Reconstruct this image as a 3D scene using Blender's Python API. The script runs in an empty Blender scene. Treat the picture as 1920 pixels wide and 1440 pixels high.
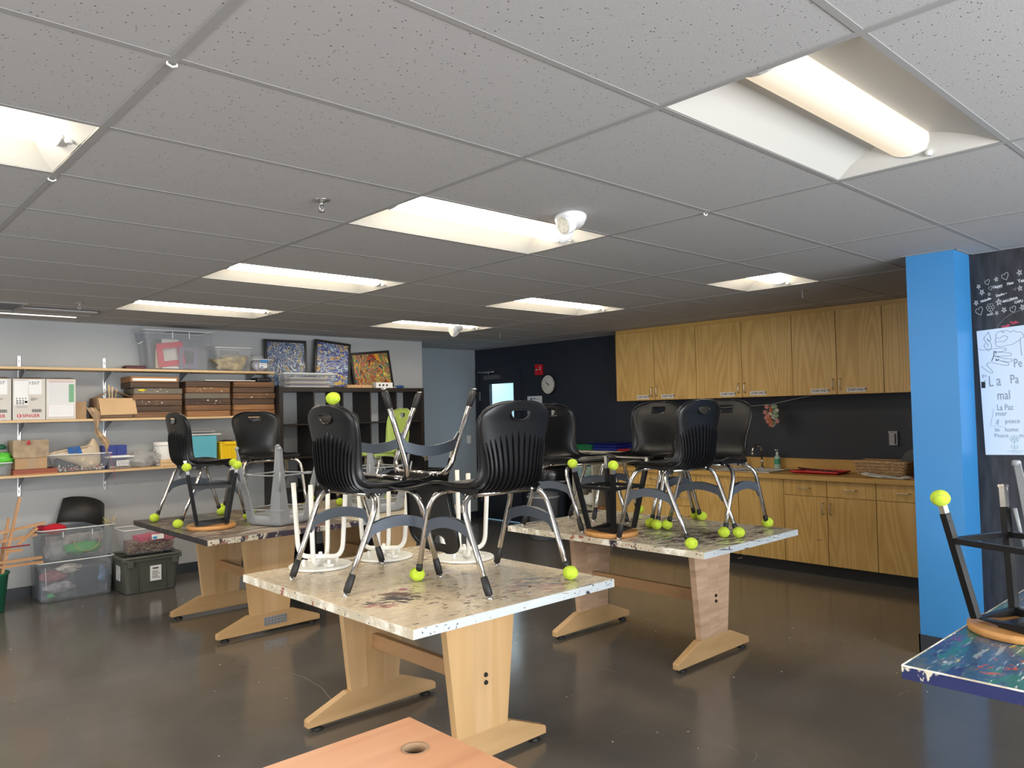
import bpy, bmesh, math, random
from mathutils import Vector, Matrix, noise
random.seed(7)
PI = math.pi
SC = bpy.context.scene
COL = SC.collection
D = bpy.data

# ------------------------------------------------------------------ camera
H = 2.47                                    # ceiling height
CAM = Vector((-0.705, -0.773, H - 0.9165))
yaw, pitch, roll = 0.74948652, 0.03539708, -0.02185567
fw = Vector((math.sin(yaw)*math.cos(pitch), math.cos(yaw)*math.cos(pitch), math.sin(pitch)))
rt = Vector((math.cos(yaw), -math.sin(yaw), 0)); up = rt.cross(fw)
r2 = math.cos(roll)*rt + math.sin(roll)*up
u2 = -math.sin(roll)*rt + math.cos(roll)*up
cam = D.objects.new('camera', D.cameras.new('camera')); COL.objects.link(cam)
cam.data.sensor_width = 36; cam.data.lens = 1448.2/1920*36
cam.data.clip_start = 0.05
m = Matrix.Identity(4)
for i in range(3):
    m[i][0], m[i][1], m[i][2], m[i][3] = r2[i], u2[i], -fw[i], CAM[i]
cam.matrix_world = m
SC.camera = cam

# ------------------------------------------------------------------ light of the place
world = D.worlds.new('world'); SC.world = world; world.use_nodes = True
wb = world.node_tree.nodes['Background']; wb.inputs[0].default_value = (0.8, 0.88, 1, 1); wb.inputs[1].default_value = 1.2
SC.view_settings.view_transform = 'Standard'; SC.view_settings.look = 'None'
SC.view_settings.exposure = 0.24; SC.view_settings.gamma = 1; SC.view_settings.use_curve_mapping = False
def area(name, loc, rot, sx, sy, power, col):
    l = D.lights.new(name, 'AREA'); l.shape = 'RECTANGLE'; l.size = sx; l.size_y = sy; l.energy = power; l.color = col
    o = D.objects.new(name, l); COL.objects.link(o); o.location = loc; o.rotation_euler = rot
    return o
# daylight through the window bands behind the camera: south wall (y -3.3) and west wall (x -3.9)
area('daylight_south', (1.3, -3.36, 1.45), (PI/2, 0, 0), 5.2, 1.5, 370, (.95, 0.98, 1.0))
area('daylight_west', (-3.96, 2.2, 1.45), (PI/2, 0, -PI/2), 4.2, 1.3, 115, (.96, 0.985, 1.0))
LAMP = 22.0                                  # ceiling lens emission

# ------------------------------------------------------------------ materials
MATS = {}
def nt(name):
    mt = D.materials.new(name); mt.use_nodes = True
    t = mt.node_tree; b = t.nodes['Principled BSDF']
    return mt, t, b
def link(t, a, b): t.links.new(a, b)
def mat(name, col, rough=0.5, metal=0.0, bump=0.0, bscale=60, var=0.0, vscale=3, spec=0.5, alpha=1, emit=None, es=0, sheen=0):
    if name in MATS: return MATS[name]
    mt, t, b = nt(name)
    b.inputs['Base Color'].default_value = (*col, 1); b.inputs['Roughness'].default_value = rough
    b.inputs['Metallic'].default_value = metal; b.inputs['Specular IOR Level'].default_value = spec
    tc = t.nodes.new('ShaderNodeTexCoord')
    if var > 0:
        n = t.nodes.new('ShaderNodeTexNoise'); n.inputs['Scale'].default_value = vscale; n.inputs['Detail'].default_value = 5
        link(t, tc.outputs['Object'], n.inputs['Vector'])
        r = t.nodes.new('ShaderNodeValToRGB'); e = r.color_ramp.elements
        e[0].position = .3; e[1].position = .7
        e[0].color = (*[max(0, c*(1-var)) for c in col], 1); e[1].color = (*[min(1, c*(1+var)) for c in col], 1)
        link(t, n.outputs['Fac'], r.inputs['Fac']); link(t, r.outputs['Color'], b.inputs['Base Color'])
    if bump > 0:
        n2 = t.nodes.new('ShaderNodeTexNoise'); n2.inputs['Scale'].default_value = bscale; n2.inputs['Detail'].default_value = 4
        link(t, tc.outputs['Object'], n2.inputs['Vector'])
        bp = t.nodes.new('ShaderNodeBump'); bp.inputs['Strength'].default_value = bump; bp.inputs['Distance'].default_value = 0.004
        link(t, n2.outputs['Fac'], bp.inputs['Height']); link(t, bp.outputs['Normal'], b.inputs['Normal'])
    if emit: b.inputs['Emission Color'].default_value = (*emit, 1); b.inputs['Emission Strength'].default_value = es
    if alpha < 1: b.inputs['Alpha'].default_value = alpha
    MATS[name] = mt
    return mt
def clear(name, col, alpha=0.25, rough=0.12, frost=0.5):
    """thin clear plastic: see-through mixed with a tinted scattering skin"""
    if name in MATS: return MATS[name]
    mt, t, b = nt(name)
    b.inputs['Base Color'].default_value = (*col, 1); b.inputs['Roughness'].default_value = rough
    tr = t.nodes.new('ShaderNodeBsdfTransparent'); tr.inputs[0].default_value = (*[min(1, .55+.45*c) for c in col], 1)
    mx = t.nodes.new('ShaderNodeMixShader'); mx.inputs[0].default_value = alpha
    link(t, tr.outputs[0], mx.inputs[1]); link(t, b.outputs[0], mx.inputs[2])
    link(t, mx.outputs[0], t.nodes['Material Output'].inputs['Surface'])
    MATS[name] = mt; return mt
def wood(name, c1, c2, scale=(14, 14, 1.1), rough=0.42, dist=3.0, wscale=3.0, c3=None, rings=False, bump=.05):
    """grain running along the axis with the smallest scale"""
    if name in MATS: return MATS[name]
    mt, t, b = nt(name); b.inputs['Roughness'].default_value = rough
    tc = t.nodes.new('ShaderNodeTexCoord'); mp = t.nodes.new('ShaderNodeMapping'); mp.inputs['Scale'].default_value = scale
    link(t, tc.outputs['Object'], mp.inputs['Vector'])
    oi = t.nodes.new('ShaderNodeObjectInfo'); ad = t.nodes.new('ShaderNodeVectorMath'); ad.operation = 'ADD'
    ml = t.nodes.new('ShaderNodeMath'); ml.operation = 'MULTIPLY'; ml.inputs[1].default_value = 37
    link(t, oi.outputs['Random'], ml.inputs[0]); link(t, mp.outputs[0], ad.inputs[0]); link(t, ml.outputs[0], ad.inputs[1])
    n = t.nodes.new('ShaderNodeTexNoise'); n.inputs['Scale'].default_value = 1.0; n.inputs['Detail'].default_value = 8; n.inputs['Distortion'].default_value = 0.5
    link(t, ad.outputs[0], n.inputs['Vector'])
    fac = n.outputs['Fac']
    if rings:
        n0 = t.nodes.new('ShaderNodeTexNoise'); n0.inputs['Scale'].default_value = .32; n0.inputs['Detail'].default_value = 1.2
        link(t, ad.outputs[0], n0.inputs['Vector'])
        mu = t.nodes.new('ShaderNodeMath'); mu.operation = 'MULTIPLY'; mu.inputs[1].default_value = dist*9
        link(t, n0.outputs['Fac'], mu.inputs[0])
        sn = t.nodes.new('ShaderNodeMath'); sn.operation = 'PINGPONG'; sn.inputs[1].default_value = 1.0; link(t, mu.outputs[0], sn.inputs[0])
        mx = t.nodes.new('ShaderNodeMix'); mx.inputs['Factor'].default_value = .5
        link(t, fac, mx.inputs[2]); link(t, sn.outputs[0], mx.inputs[3]); fac = mx.outputs[0]
    r = t.nodes.new('ShaderNodeValToRGB'); e = r.color_ramp.elements
    e[0].position = .25; e[0].color = (*c1, 1); e[1].position = .75; e[1].color = (*c2, 1)
    link(t, fac, r.inputs['Fac']); link(t, r.outputs['Color'], b.inputs['Base Color'])
    bp = t.nodes.new('ShaderNodeBump'); bp.inputs['Strength'].default_value = bump; bp.inputs['Distance'].default_value = .003
    link(t, fac, bp.inputs['Height']); link(t, bp.outputs[0], b.inputs['Normal'])
    MATS[name] = mt; return mt
def painted(name, base, layers, rough=0.32, stretch=(1, 1, 1), rot=0.5):
    """a table top worked on for years: each layer = (colour, noise scale, threshold, softness, stretch, seed)"""
    mt, t, b = nt(name); b.inputs['Roughness'].default_value = rough; b.inputs['Specular IOR Level'].default_value = .45
    tc = t.nodes.new('ShaderNodeTexCoord')
    bn = t.nodes.new('ShaderNodeTexNoise'); bn.inputs['Scale'].default_value = 2.2; bn.inputs['Detail'].default_value = 6
    link(t, tc.outputs['Object'], bn.inputs['Vector'])
    r = t.nodes.new('ShaderNodeValToRGB'); e = r.color_ramp.elements
    e[0].position = .32; e[0].color = (*[c*.88 for c in base], 1); e[1].position = .62; e[1].color = (*base, 1)
    link(t, bn.outputs['Fac'], r.inputs['Fac'])
    cur = r.outputs['Color']
    for (c, s, th, soft, st, seed) in layers:
        mp = t.nodes.new('ShaderNodeMapping'); mp.inputs['Scale'].default_value = st; mp.inputs['Location'].default_value = (seed*3.1, seed*1.7, seed)
        mp.inputs['Rotation'].default_value = (0, 0, rot + seed*.13)
        n = t.nodes.new('ShaderNodeTexNoise'); n.inputs['Scale'].default_value = s; n.inputs['Detail'].default_value = 7; n.inputs['Roughness'].default_value = .62
        n.inputs['Distortion'].default_value = .4
        link(t, tc.outputs['Object'], mp.inputs['Vector']); link(t, mp.outputs[0], n.inputs['Vector'])
        g = t.nodes.new('ShaderNodeTexNoise'); g.inputs['Scale'].default_value = 1.7; g.inputs['Detail'].default_value = 2
        mp2 = t.nodes.new('ShaderNodeMapping'); mp2.inputs['Location'].default_value = (seed*5, seed*9, seed); link(t, tc.outputs['Object'], mp2.inputs['Vector']); link(t, mp2.outputs[0], g.inputs['Vector'])
        sm = t.nodes.new('ShaderNodeMath'); sm.operation = 'MULTIPLY_ADD'; sm.inputs[1].default_value = .45
        link(t, g.outputs['Fac'], sm.inputs[0]); link(t, n.outputs['Fac'], sm.inputs[2])
        mr = t.nodes.new('ShaderNodeMapRange'); mr.inputs['From Min'].default_value = th+.225; mr.inputs['From Max'].default_value = th+.225+soft
        link(t, sm.outputs[0], mr.inputs['Value'])
        mx = t.nodes.new('ShaderNodeMix'); mx.data_type = 'RGBA'; mx.inputs[7].default_value = (*c, 1)
        link(t, mr.outputs[0], mx.inputs[0]); link(t, cur, mx.inputs[6]); cur = mx.outputs[2]
    link(t, cur, b.inputs['Base Color'])
    n3 = t.nodes.new('ShaderNodeTexNoise'); n3.inputs['Scale'].default_value = 25; link(t, tc.outputs['Object'], n3.inputs['Vector'])
    mr = t.nodes.new('ShaderNodeMapRange'); mr.inputs['To Min'].default_value = rough-.1; mr.inputs['To Max'].default_value = rough+.15
    link(t, n3.outputs['Fac'], mr.inputs['Value']); link(t, mr.outputs[0], b.inputs['Roughness'])
    return mt

# ------------------------------------------------------------------ mesh builder
class MB:
    def __init__(s): s.v = []; s.f = []; s.sm = []; s.mi = []; s.cm = 0
    def add(s, vs, fs, smooth=False, M=None):
        o = len(s.v)
        for p in vs:
            p = Vector(p)
            if M is not None: p = M @ p
            s.v.append(p[:])
        for f in fs: s.f.append([i+o for i in f]); s.sm.append(smooth); s.mi.append(s.cm)
        return s
    def box(s, x0, x1, y0, y1, z0, z1, M=None):
        vs = [(x0,y0,z0),(x1,y0,z0),(x1,y1,z0),(x0,y1,z0),(x0,y0,z1),(x1,y0,z1),(x1,y1,z1),(x0,y1,z1)]
        return s.add(vs, [(0,3,2,1),(4,5,6,7),(0,1,5,4),(1,2,6,5),(2,3,7,6),(3,0,4,7)], False, M)
    def taper(s, w0, d0, w1, d1, z0, z1, M=None, cx=0, cy=0):
        vs = [(cx-w0/2,cy-d0/2,z0),(cx+w0/2,cy-d0/2,z0),(cx+w0/2,cy+d0/2,z0),(cx-w0/2,cy+d0/2,z0),(cx-w1/2,cy-d1/2,z1),(cx+w1/2,cy-d1/2,z1),(cx+w1/2,cy+d1/2,z1),(cx-w1/2,cy+d1/2,z1)]
        return s.add(vs, [(0,3,2,1),(4,5,6,7),(0,1,5,4),(1,2,6,5),(2,3,7,6),(3,0,4,7)], False, M)
    def tube(s, path, r, seg=10, closed=False, M=None, caps=True, square=False, smooth=True):
        P = [Vector(p) for p in path]; n = len(P)
        R = r if isinstance(r, (list, tuple)) else [r]*n
        rings = []; prev = None
        for i in range(n):
            if closed: tg = (P[(i+1)%n]-P[i-1])
            else: tg = P[min(i+1,n-1)]-P[max(i-1,0)]
            tg.normalize()
            if prev is None:
                a = Vector((0,0,1)) if abs(tg.z) < .9 else Vector((1,0,0))
                nn = tg.cross(a).normalized()
            else:
                nn = prev - tg*prev.dot(tg); nn.normalize()
            bb = tg.cross(nn); prev = nn
            k = 1.0
            if 0 < i < n-1 or closed:
                a = (P[i]-P[i-1]).normalized(); c = (P[(i+1)%n]-P[i]).normalized()
                k = 1/max(.5, math.sqrt((1+a.dot(c))/2)) if square else 1.0
            off = PI/4 if square else 0
            sg = 4 if square else seg
            rr = R[i]*(math.sqrt(2) if square else 1)*k
            rings.append([P[i]+nn*math.cos(off+2*PI*j/sg)*rr+bb*math.sin(off+2*PI*j/sg)*rr for j in range(sg)])
        sg = 4 if square else seg
        vs = [v for rg in rings for v in rg]; fs = []
        for i in range(n if closed else n-1):
            a = i*sg; b = ((i+1)%n)*sg
            for j in range(sg): fs.append((a+j, a+(j+1)%sg, b+(j+1)%sg, b+j))
        s.add(vs, fs, smooth and not square, M)
        if caps and not closed:
            o = len(s.v)-len(vs)
            s.f.append([o+j for j in range(sg)][::-1]); s.sm.append(False); s.mi.append(s.cm)
            s.f.append([o+(n-1)*sg+j for j in range(sg)]); s.sm.append(False); s.mi.append(s.cm)
        return s
    def lathe(s, prof, seg=24, M=None, smooth=True, caps=True):
        vs = []; fs = []; n = len(prof)
        for (r, z) in prof:
            for j in range(seg): vs.append((r*math.cos(2*PI*j/seg), r*math.sin(2*PI*j/seg), z))
        for i in range(n-1):
            for j in range(seg): fs.append((i*seg+j, i*seg+(j+1)%seg, (i+1)*seg+(j+1)%seg, (i+1)*seg+j))
        s.add(vs, fs, smooth, M); o = len(s.v)-len(vs)
        if caps:
            s.f.append([o+j for j in range(seg)][::-1]); s.sm.append(False); s.mi.append(s.cm)
            s.f.append([o+(n-1)*seg+j for j in range(seg)]); s.sm.append(False); s.mi.append(s.cm)
        return s
    def prism(s, poly, a0, a1, axis='y', M=None):
        """poly in the two other axes, extruded along axis"""
        def P(p, a): return {'x': (a, p[0], p[1]), 'y': (p[0], a, p[1]), 'z': (p[0], p[1], a)}[axis]
        n = len(poly); vs = [P(p, a0) for p in poly]+[P(p, a1) for p in poly]
        fs = [list(range(n)), list(range(n, 2*n))[::-1]]+[(i, i+n, (i+1)%n+n, (i+1)%n) for i in range(n)]
        s.add(vs, fs, False, M); return s
    def ball(s, c, r, seg=14, rings=9, M=None, jit=0, sc=(1,1,1), seed=0, fq=3):
        vs = []; fs = []
        for i in range(rings+1):
            th = PI*i/rings
            for j in range(seg):
                d = Vector((math.sin(th)*math.cos(2*PI*j/seg), math.sin(th)*math.sin(2*PI*j/seg), math.cos(th)))
                k = 1+jit*noise.noise(d*fq+Vector((seed, seed*2, 0)))
                vs.append((c[0]+d.x*r*sc[0]*k, c[1]+d.y*r*sc[1]*k, c[2]+d.z*r*sc[2]*k))
        for i in range(rings):
            for j in range(seg): fs.append((i*seg+j, (i+1)*seg+j, (i+1)*seg+(j+1)%seg, i*seg+(j+1)%seg))
        return s.add(vs, fs, True, M)
    def mesh(s, name, mats):
        me = D.meshes.new(name); me.from_pydata(s.v, [], s.f)
        if not isinstance(mats, (list, tuple)): mats = [mats]
        for q in mats: me.materials.append(q)
        me.polygons.foreach_set('use_smooth', s.sm); me.polygons.foreach_set('material_index', s.mi)
        me.update()
        bm = bmesh.new(); bm.from_mesh(me); bmesh.ops.remove_doubles(bm, verts=bm.verts, dist=1e-6); bmesh.ops.recalc_face_normals(bm, faces=bm.faces); bm.to_mesh(me); bm.free()
        return me
    def build(s, name, mats, parent=None, bevel=0, label=None, stuff=False):
        o = D.objects.new(name, s.mesh(name, mats)); COL.objects.link(o)
        if parent is not None: o.parent = parent
        if bevel:
            b = o.modifiers.new('bevel', 'BEVEL'); b.width = bevel; b.segments = 2; b.limit_method = 'ANGLE'; b.angle_limit = .7
            b.harden_normals = False
        if label: o['label'] = label
        if stuff: o['kind'] = 'stuff'
        return o
def thing(name, label, cat, loc=(0,0,0), rz=0, group=None):
    o = D.objects.new(name, None); COL.objects.link(o); o.location = loc; o.rotation_euler = (0,0,rz); o.empty_display_size = .1
    o['label'] = label; o['category'] = cat
    if group: o['group'] = group
    return o
def tag(o, label, cat, group=None):
    o['label'] = label; o['category'] = cat
    if group: o['group'] = group
    return o
def struct(o): o['kind'] = 'structure'; return o
def share(name, me, parent=None, M=None, loc=None):
    o = D.objects.new(name, me); COL.objects.link(o)
    if parent is not None: o.parent = parent
    if M is not None: o.matrix_local = M
    if loc is not None: o.location = loc
    return o
def tree(o):
    r = [o]
    for c in o.children: r += tree(c)
    return r
def arcpts(p0, pc, p1, n=6):
    """quadratic bend from p0 to p1 with control pc"""
    p0, pc, p1 = Vector(p0), Vector(pc), Vector(p1)
    return [(1-t)**2*p0+2*t*(1-t)*pc+t*t*p1 for t in [i/n for i in range(n+1)]]
def text_mesh(txt, size, matl, parent, M, name='lettering', extrude=0.0006, bold=0.0, space=1.0, center=False):
    c = D.curves.new(name, 'FONT'); c.body = txt; c.size = size; c.extrude = extrude; c.offset = bold; c.space_character = space
    c.resolution_u = 2
    if center: c.align_x = 'CENTER'
    tmp = D.objects.new('tmp_text', c); COL.objects.link(tmp)
    dg = bpy.context.evaluated_depsgraph_get(); me = D.meshes.new_from_object(tmp.evaluated_get(dg))
    D.objects.remove(tmp); D.curves.remove(c)
    me.name = name; me.materials.clear(); me.materials.append(matl)
    o = D.objects.new(name, me); COL.objects.link(o)
    if parent is not None: o.parent = parent
    o.matrix_local = M
    return o
def TR(x, y, z): return Matrix.Translation((x, y, z))
def RX(a): return Matrix.Rotation(a, 4, 'X')
def RY(a): return Matrix.Rotation(a, 4, 'Y')
def RZ(a): return Matrix.Rotation(a, 4, 'Z')
# text frames: facing -y (left wall) reads along +x; facing -x (right walls) reads along -y
def face_s(x, y, z): return TR(x, y, z) @ RX(PI/2)
def face_w(x, y, z, tilt=0): return TR(x, y, z) @ RZ(-PI/2) @ RX(PI/2) @ RZ(tilt)

# common materials
M_black = mat('black_plastic', (.012, .012, .014), .42, bump=.04, bscale=400)
M_shell = mat('black_shell', (.007, .007, .008), .34, bump=.03, bscale=500, spec=.38)
M_chrome = mat('chrome', (.60, .58, .56), .20, 1.0)
M_steel = mat('brushed_steel', (.62, .62, .62), .32, 1.0)
M_brace = mat('grey_painted_steel', (.105, .125, .155), .38, .3)
M_rubber = mat('black_rubber', (.01, .01, .01), .55)
M_felt = mat('tennis_felt', (.55, .72, .05), .95, bump=.8, bscale=500, var=.12, vscale=60)
M_blksteel = mat('black_steel', (.006, .006, .007), .38, spec=.35)
M_white = mat('white_plastic', (.82, .82, .80), .4)
M_card = mat('cardboard', (.42, .27, .15), .8, var=.1, vscale=6)
M_cardd = mat('dark_cardboard', (.30, .19, .11), .8, var=.15, vscale=6)
M_paper = mat('white_paper', (.80, .80, .78), .7)

# ================================================================== THE ROOM
XE, YN, XP, YP = 6.70, 7.23, 4.68, 0.787
XW, YS = -3.9, -3.3
M_wall = mat('grey_wall_paint', (.41, .425, .435), .62, bump=.05, bscale=150, var=.05, vscale=1.5)
M_recess = mat('blue_grey_wall_paint', (.33, .385, .43), .6, bump=.05, bscale=150, var=.03, vscale=1.5)
M_navy = mat('navy_wall_paint', (.013, .018, .030), .5, bump=.05, bscale=120)
M_navyd = mat('navy_door_paint', (.016, .021, .034), .38)
M_blue = mat('sky_blue_paint', (.036, .225, .52), .42, bump=.05, bscale=90, var=.04, vscale=2)
M_base = mat('dark_vinyl_base', (.02, .024, .032), .4)
# floor: dark sealed concrete look, glossy with scuffs
mt, t, b = nt('floor_finish'); M_floor = mt
tc = t.nodes.new('ShaderNodeTexCoord')
n = t.nodes.new('ShaderNodeTexNoise'); n.inputs['Scale'].default_value = 1.3; n.inputs['Detail'].default_value = 9; n.inputs['Roughness'].default_value = .6
link(t, tc.outputs['Object'], n.inputs['Vector'])
r = t.nodes.new('ShaderNodeValToRGB'); e = r.color_ramp.elements
e[0].position = .3; e[0].color = (.096, .088, .079, 1); e[1].position = .75; e[1].color = (.132, .122, .110, 1)
link(t, n.outputs['Fac'], r.inputs['Fac'])
v = t.nodes.new('ShaderNodeTexNoise'); v.inputs['Scale'].default_value = 55; v.inputs['Detail'].default_value = 2; link(t, tc.outputs['Object'], v.inputs['Vector'])
mr = t.nodes.new('ShaderNodeMapRange'); mr.inputs['From Min'].default_value = .71; mr.inputs['From Max'].default_value = .78; link(t, v.outputs['Fac'], mr.inputs['Value'])
mx = t.nodes.new('ShaderNodeMix'); mx.data_type = 'RGBA'; mx.inputs[7].default_value = (.2, .18, .16, 1)
link(t, mr.outputs[0], mx.inputs[0]); link(t, r.outputs['Color'], mx.inputs[6]); link(t, mx.outputs[2], b.inputs['Base Color'])
rr = t.nodes.new('ShaderNodeMapRange'); rr.inputs['To Min'].default_value = .10; rr.inputs['To Max'].default_value = .24
n2 = t.nodes.new('ShaderNodeTexNoise'); n2.inputs['Scale'].default_value = 5; n2.inputs['Detail'].default_value = 6; link(t, tc.outputs['Object'], n2.inputs['Vector'])
link(t, n2.outputs['Fac'], rr.inputs['Value']); link(t, rr.outputs[0], b.inputs['Roughness'])
bp = t.nodes.new('ShaderNodeBump'); bp.inputs['Strength'].default_value = .06; bp.inputs['Distance'].default_value = .003
link(t, n2.outputs['Fac'], bp.inputs['Height']); link(t, bp.outputs[0], b.inputs['Normal'])
b.inputs['Specular IOR Level'].default_value = .6
# ceiling tile: off-white mineral board with pin holes and fissures
mt, t, b = nt('ceiling_tile'); M_tile = mt
tc = t.nodes.new('ShaderNodeTexCoord')
vo = t.nodes.new('ShaderNodeTexVoronoi'); vo.inputs['Scale'].default_value = 62; link(t, tc.outputs['Object'], vo.inputs['Vector'])
mr = t.nodes.new('ShaderNodeMapRange'); mr.inputs['From Min'].default_value = .11; mr.inputs['From Max'].default_value = .17; link(t, vo.outputs['Distance'], mr.inputs['Value'])
n = t.nodes.new('ShaderNodeTexNoise'); n.inputs['Scale'].default_value = 28; n.inputs['Detail'].default_value = 1; link(t, tc.outputs['Object'], n.inputs['Vector'])
mr2 = t.nodes.new('ShaderNodeMapRange'); mr2.inputs['From Min'].default_value = .48; mr2.inputs['From Max'].default_value = .56; link(t, n.outputs['Fac'], mr2.inputs['Value'])
mxx = t.nodes.new('ShaderNodeMath'); mxx.operation = 'MAXIMUM'; link(t, mr.outputs[0], mxx.inputs[0]); link(t, mr2.outputs[0], mxx.inputs[1])
r = t.nodes.new('ShaderNodeValToRGB'); e = r.color_ramp.elements
e[0].position = 0; e[0].color = (.08, .075, .07, 1); e[1].position = .9; e[1].color = (.445, .44, .44, 1)
link(t, mxx.outputs[0], r.inputs['Fac']); link(t, r.outputs[0], b.inputs['Base Color'])
n3 = t.nodes.new('ShaderNodeTexNoise'); n3.inputs['Scale'].default_value = 170; n3.inputs['Detail'].default_value = 3; link(t, tc.outputs['Object'], n3.inputs['Vector'])
ad = t.nodes.new('ShaderNodeMath'); ad.operation = 'MULTIPLY_ADD'; ad.inputs[1].default_value = .35; link(t, n3.outputs['Fac'], ad.inputs[0]); link(t, mxx.outputs[0], ad.inputs[2])
bp = t.nodes.new('ShaderNodeBump'); bp.inputs['Strength'].default_value = .5; bp.inputs['Distance'].default_value = .003; link(t, ad.outputs[0], bp.inputs['Height']); link(t, bp.outputs[0], b.inputs['Normal'])
b.inputs['Roughness'].default_value = .9; b.inputs['Specular IOR Level'].default_value = .2
M_tbar = mat('grid_white', (.33, .325, .32), .6)

struct(MB().box(XW-.1, XE+.1, YS-.1, 8.1, -.1, 0).build('floor', M_floor))
# walls (left in the photo = north)
struct(MB().box(XW-.1, 5.18, YN, YN+.12, 0, H+.1).build('wall_north', M_wall))
struct(MB().box(5.06, 5.18, YN+.12, 7.98, 0, H+.1).box(5.06, XE+.1, 7.98, 8.1, 0, H+.1).build('wall_recess', M_recess))
dy0, dy1, dz1 = 7.055, 7.905, 2.13
wr = struct(MB().box(XE, XE+.12, dy1+.05, 7.98, 0, H+.1).box(XE, XE+.12, YP, dy0-.05, 0, H+.1).box(XE, XE+.12, dy0-.05, dy1+.05, dz1+.05, H+.1).build('wall_east', M_navy))
struct(MB().box(4.68, XE+.12, YP+.0, YP+.27, 0, H+.1).build('wall_kitchen_end', M_navy))
struct(MB().box(4.40, 4.68, YP, 1.061, 0.12, H).build('wall_pillar', M_blue))
# windows behind the camera: wall with a long opening each
def win_wall(name, axis, c, a0, a1, w0, w1, z0, z1, sgn):
    m = MB()
    def bx(p0, p1, q0, q1):
        if axis == 'y': m.box(p0, p1, min(c, c-sgn*.1), max(c, c-sgn*.1), q0, q1)
        else: m.box(min(c, c-sgn*.1), max(c, c-sgn*.1), p0, p1, q0, q1)
    bx(a0, w0, 0, H+.1); bx(w1, a1, 0, H+.1); bx(w0, w1, 0, z0); bx(w0, w1, z1, H+.1)
    return struct(m.build(name, M_wall))
win_wall('wall_south', 'y', YS, XW-.1, XP+.1, -1.5, 4.1, .75, 2.2, 1)
win_wall('wall_west', 'x', XW, YS, YN+.12, 0.0, 4.4, .85, 2.1, 1)
for i, (ax, w0, w1, z0, z1) in enumerate([('y', -1.5, 4.1, .75, 2.2), ('x', 0.0, 4.4, .85, 2.1)]):
    m = MB(); n_ = 5
    for k in range(n_):
        a = w0+(w1-w0)*k/(n_-1)
        a = min(max(a, w0+.025), w1-.025)
        if ax == 'y': m.box(a-.025, a+.025, YS-.08, YS-.03, z0, z1)
        else: m.box(XW-.08, XW-.03, a-.025, a+.025, z0, z1)
    if ax == 'y': m.box(w0, w1, YS-.08, YS-.03, z0, z0+.05).box(w0, w1, YS-.08, YS-.03, z1-.05, z1)
    else: m.box(XW-.08, XW-.03, w0, w1, z0, z0+.05).box(XW-.08, XW-.03, w0, w1, z1-.05, z1)
    struct(m.build('window_%d' % (i+1), mat('window_frame_aluminium', (.25, .26, .28), .4, .6)))
# blackboard wall (right edge of the photo)
M_chalk = mat('chalkboard', (.014, .016, .021), .42, bump=.03, bscale=60)
mt, t, b = nt('chalkboard_dusty'); M_chalk = mt
tc = t.nodes.new('ShaderNodeTexCoord'); mp = t.nodes.new('ShaderNodeMapping'); mp.inputs['Scale'].default_value = (1, 9, 1.6); link(t, tc.outputs['Object'], mp.inputs[0])
n = t.nodes.new('ShaderNodeTexNoise'); n.inputs['Scale'].default_value = 2.5; n.inputs['Detail'].default_value = 8; link(t, mp.outputs[0], n.inputs['Vector'])
r = t.nodes.new('ShaderNodeValToRGB'); e = r.color_ramp.elements; e[0].position = .45; e[0].color = (.010, .012, .016, 1); e[1].position = .8; e[1].color = (.045, .043, .055, 1)
link(t, n.outputs['Fac'], r.inputs['Fac']); link(t, r.outputs[0], b.inputs['Base Color']); b.inputs['Roughness'].default_value = .5
struct(MB().box(XP, XP+.1, YS, YP, 0, H+.1).build('wall_blackboard', M_chalk))
# baseboards
struct(MB().box(XW, 5.18, YN-.008, YN, 0, .10).build('baseboard_north', M_base))
struct(MB().box(5.18, XE, 7.972, 7.98, 0, .10).build('baseboard_recess', M_base))
struct(MB().box(XE-.008, XE, 5.0, dy0-.06, 0, .10).build('baseboard_east', M_base))
struct(MB().box(4.392, 4.40, YP-.008, 1.069, 0, .125).box(4.392, 4.68, YP-.008, YP, 0, .125).box(4.40, 4.68, YP, 1.061, 0, .12).box(4.392, 4.68, 1.061, 1.069, 0, .125).build('baseboard_pillar', M_base))
struct(MB().box(XP-.008, XP, YS, YP-.01, 0, .12).build('baseboard_blackboard', M_base))

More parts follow.
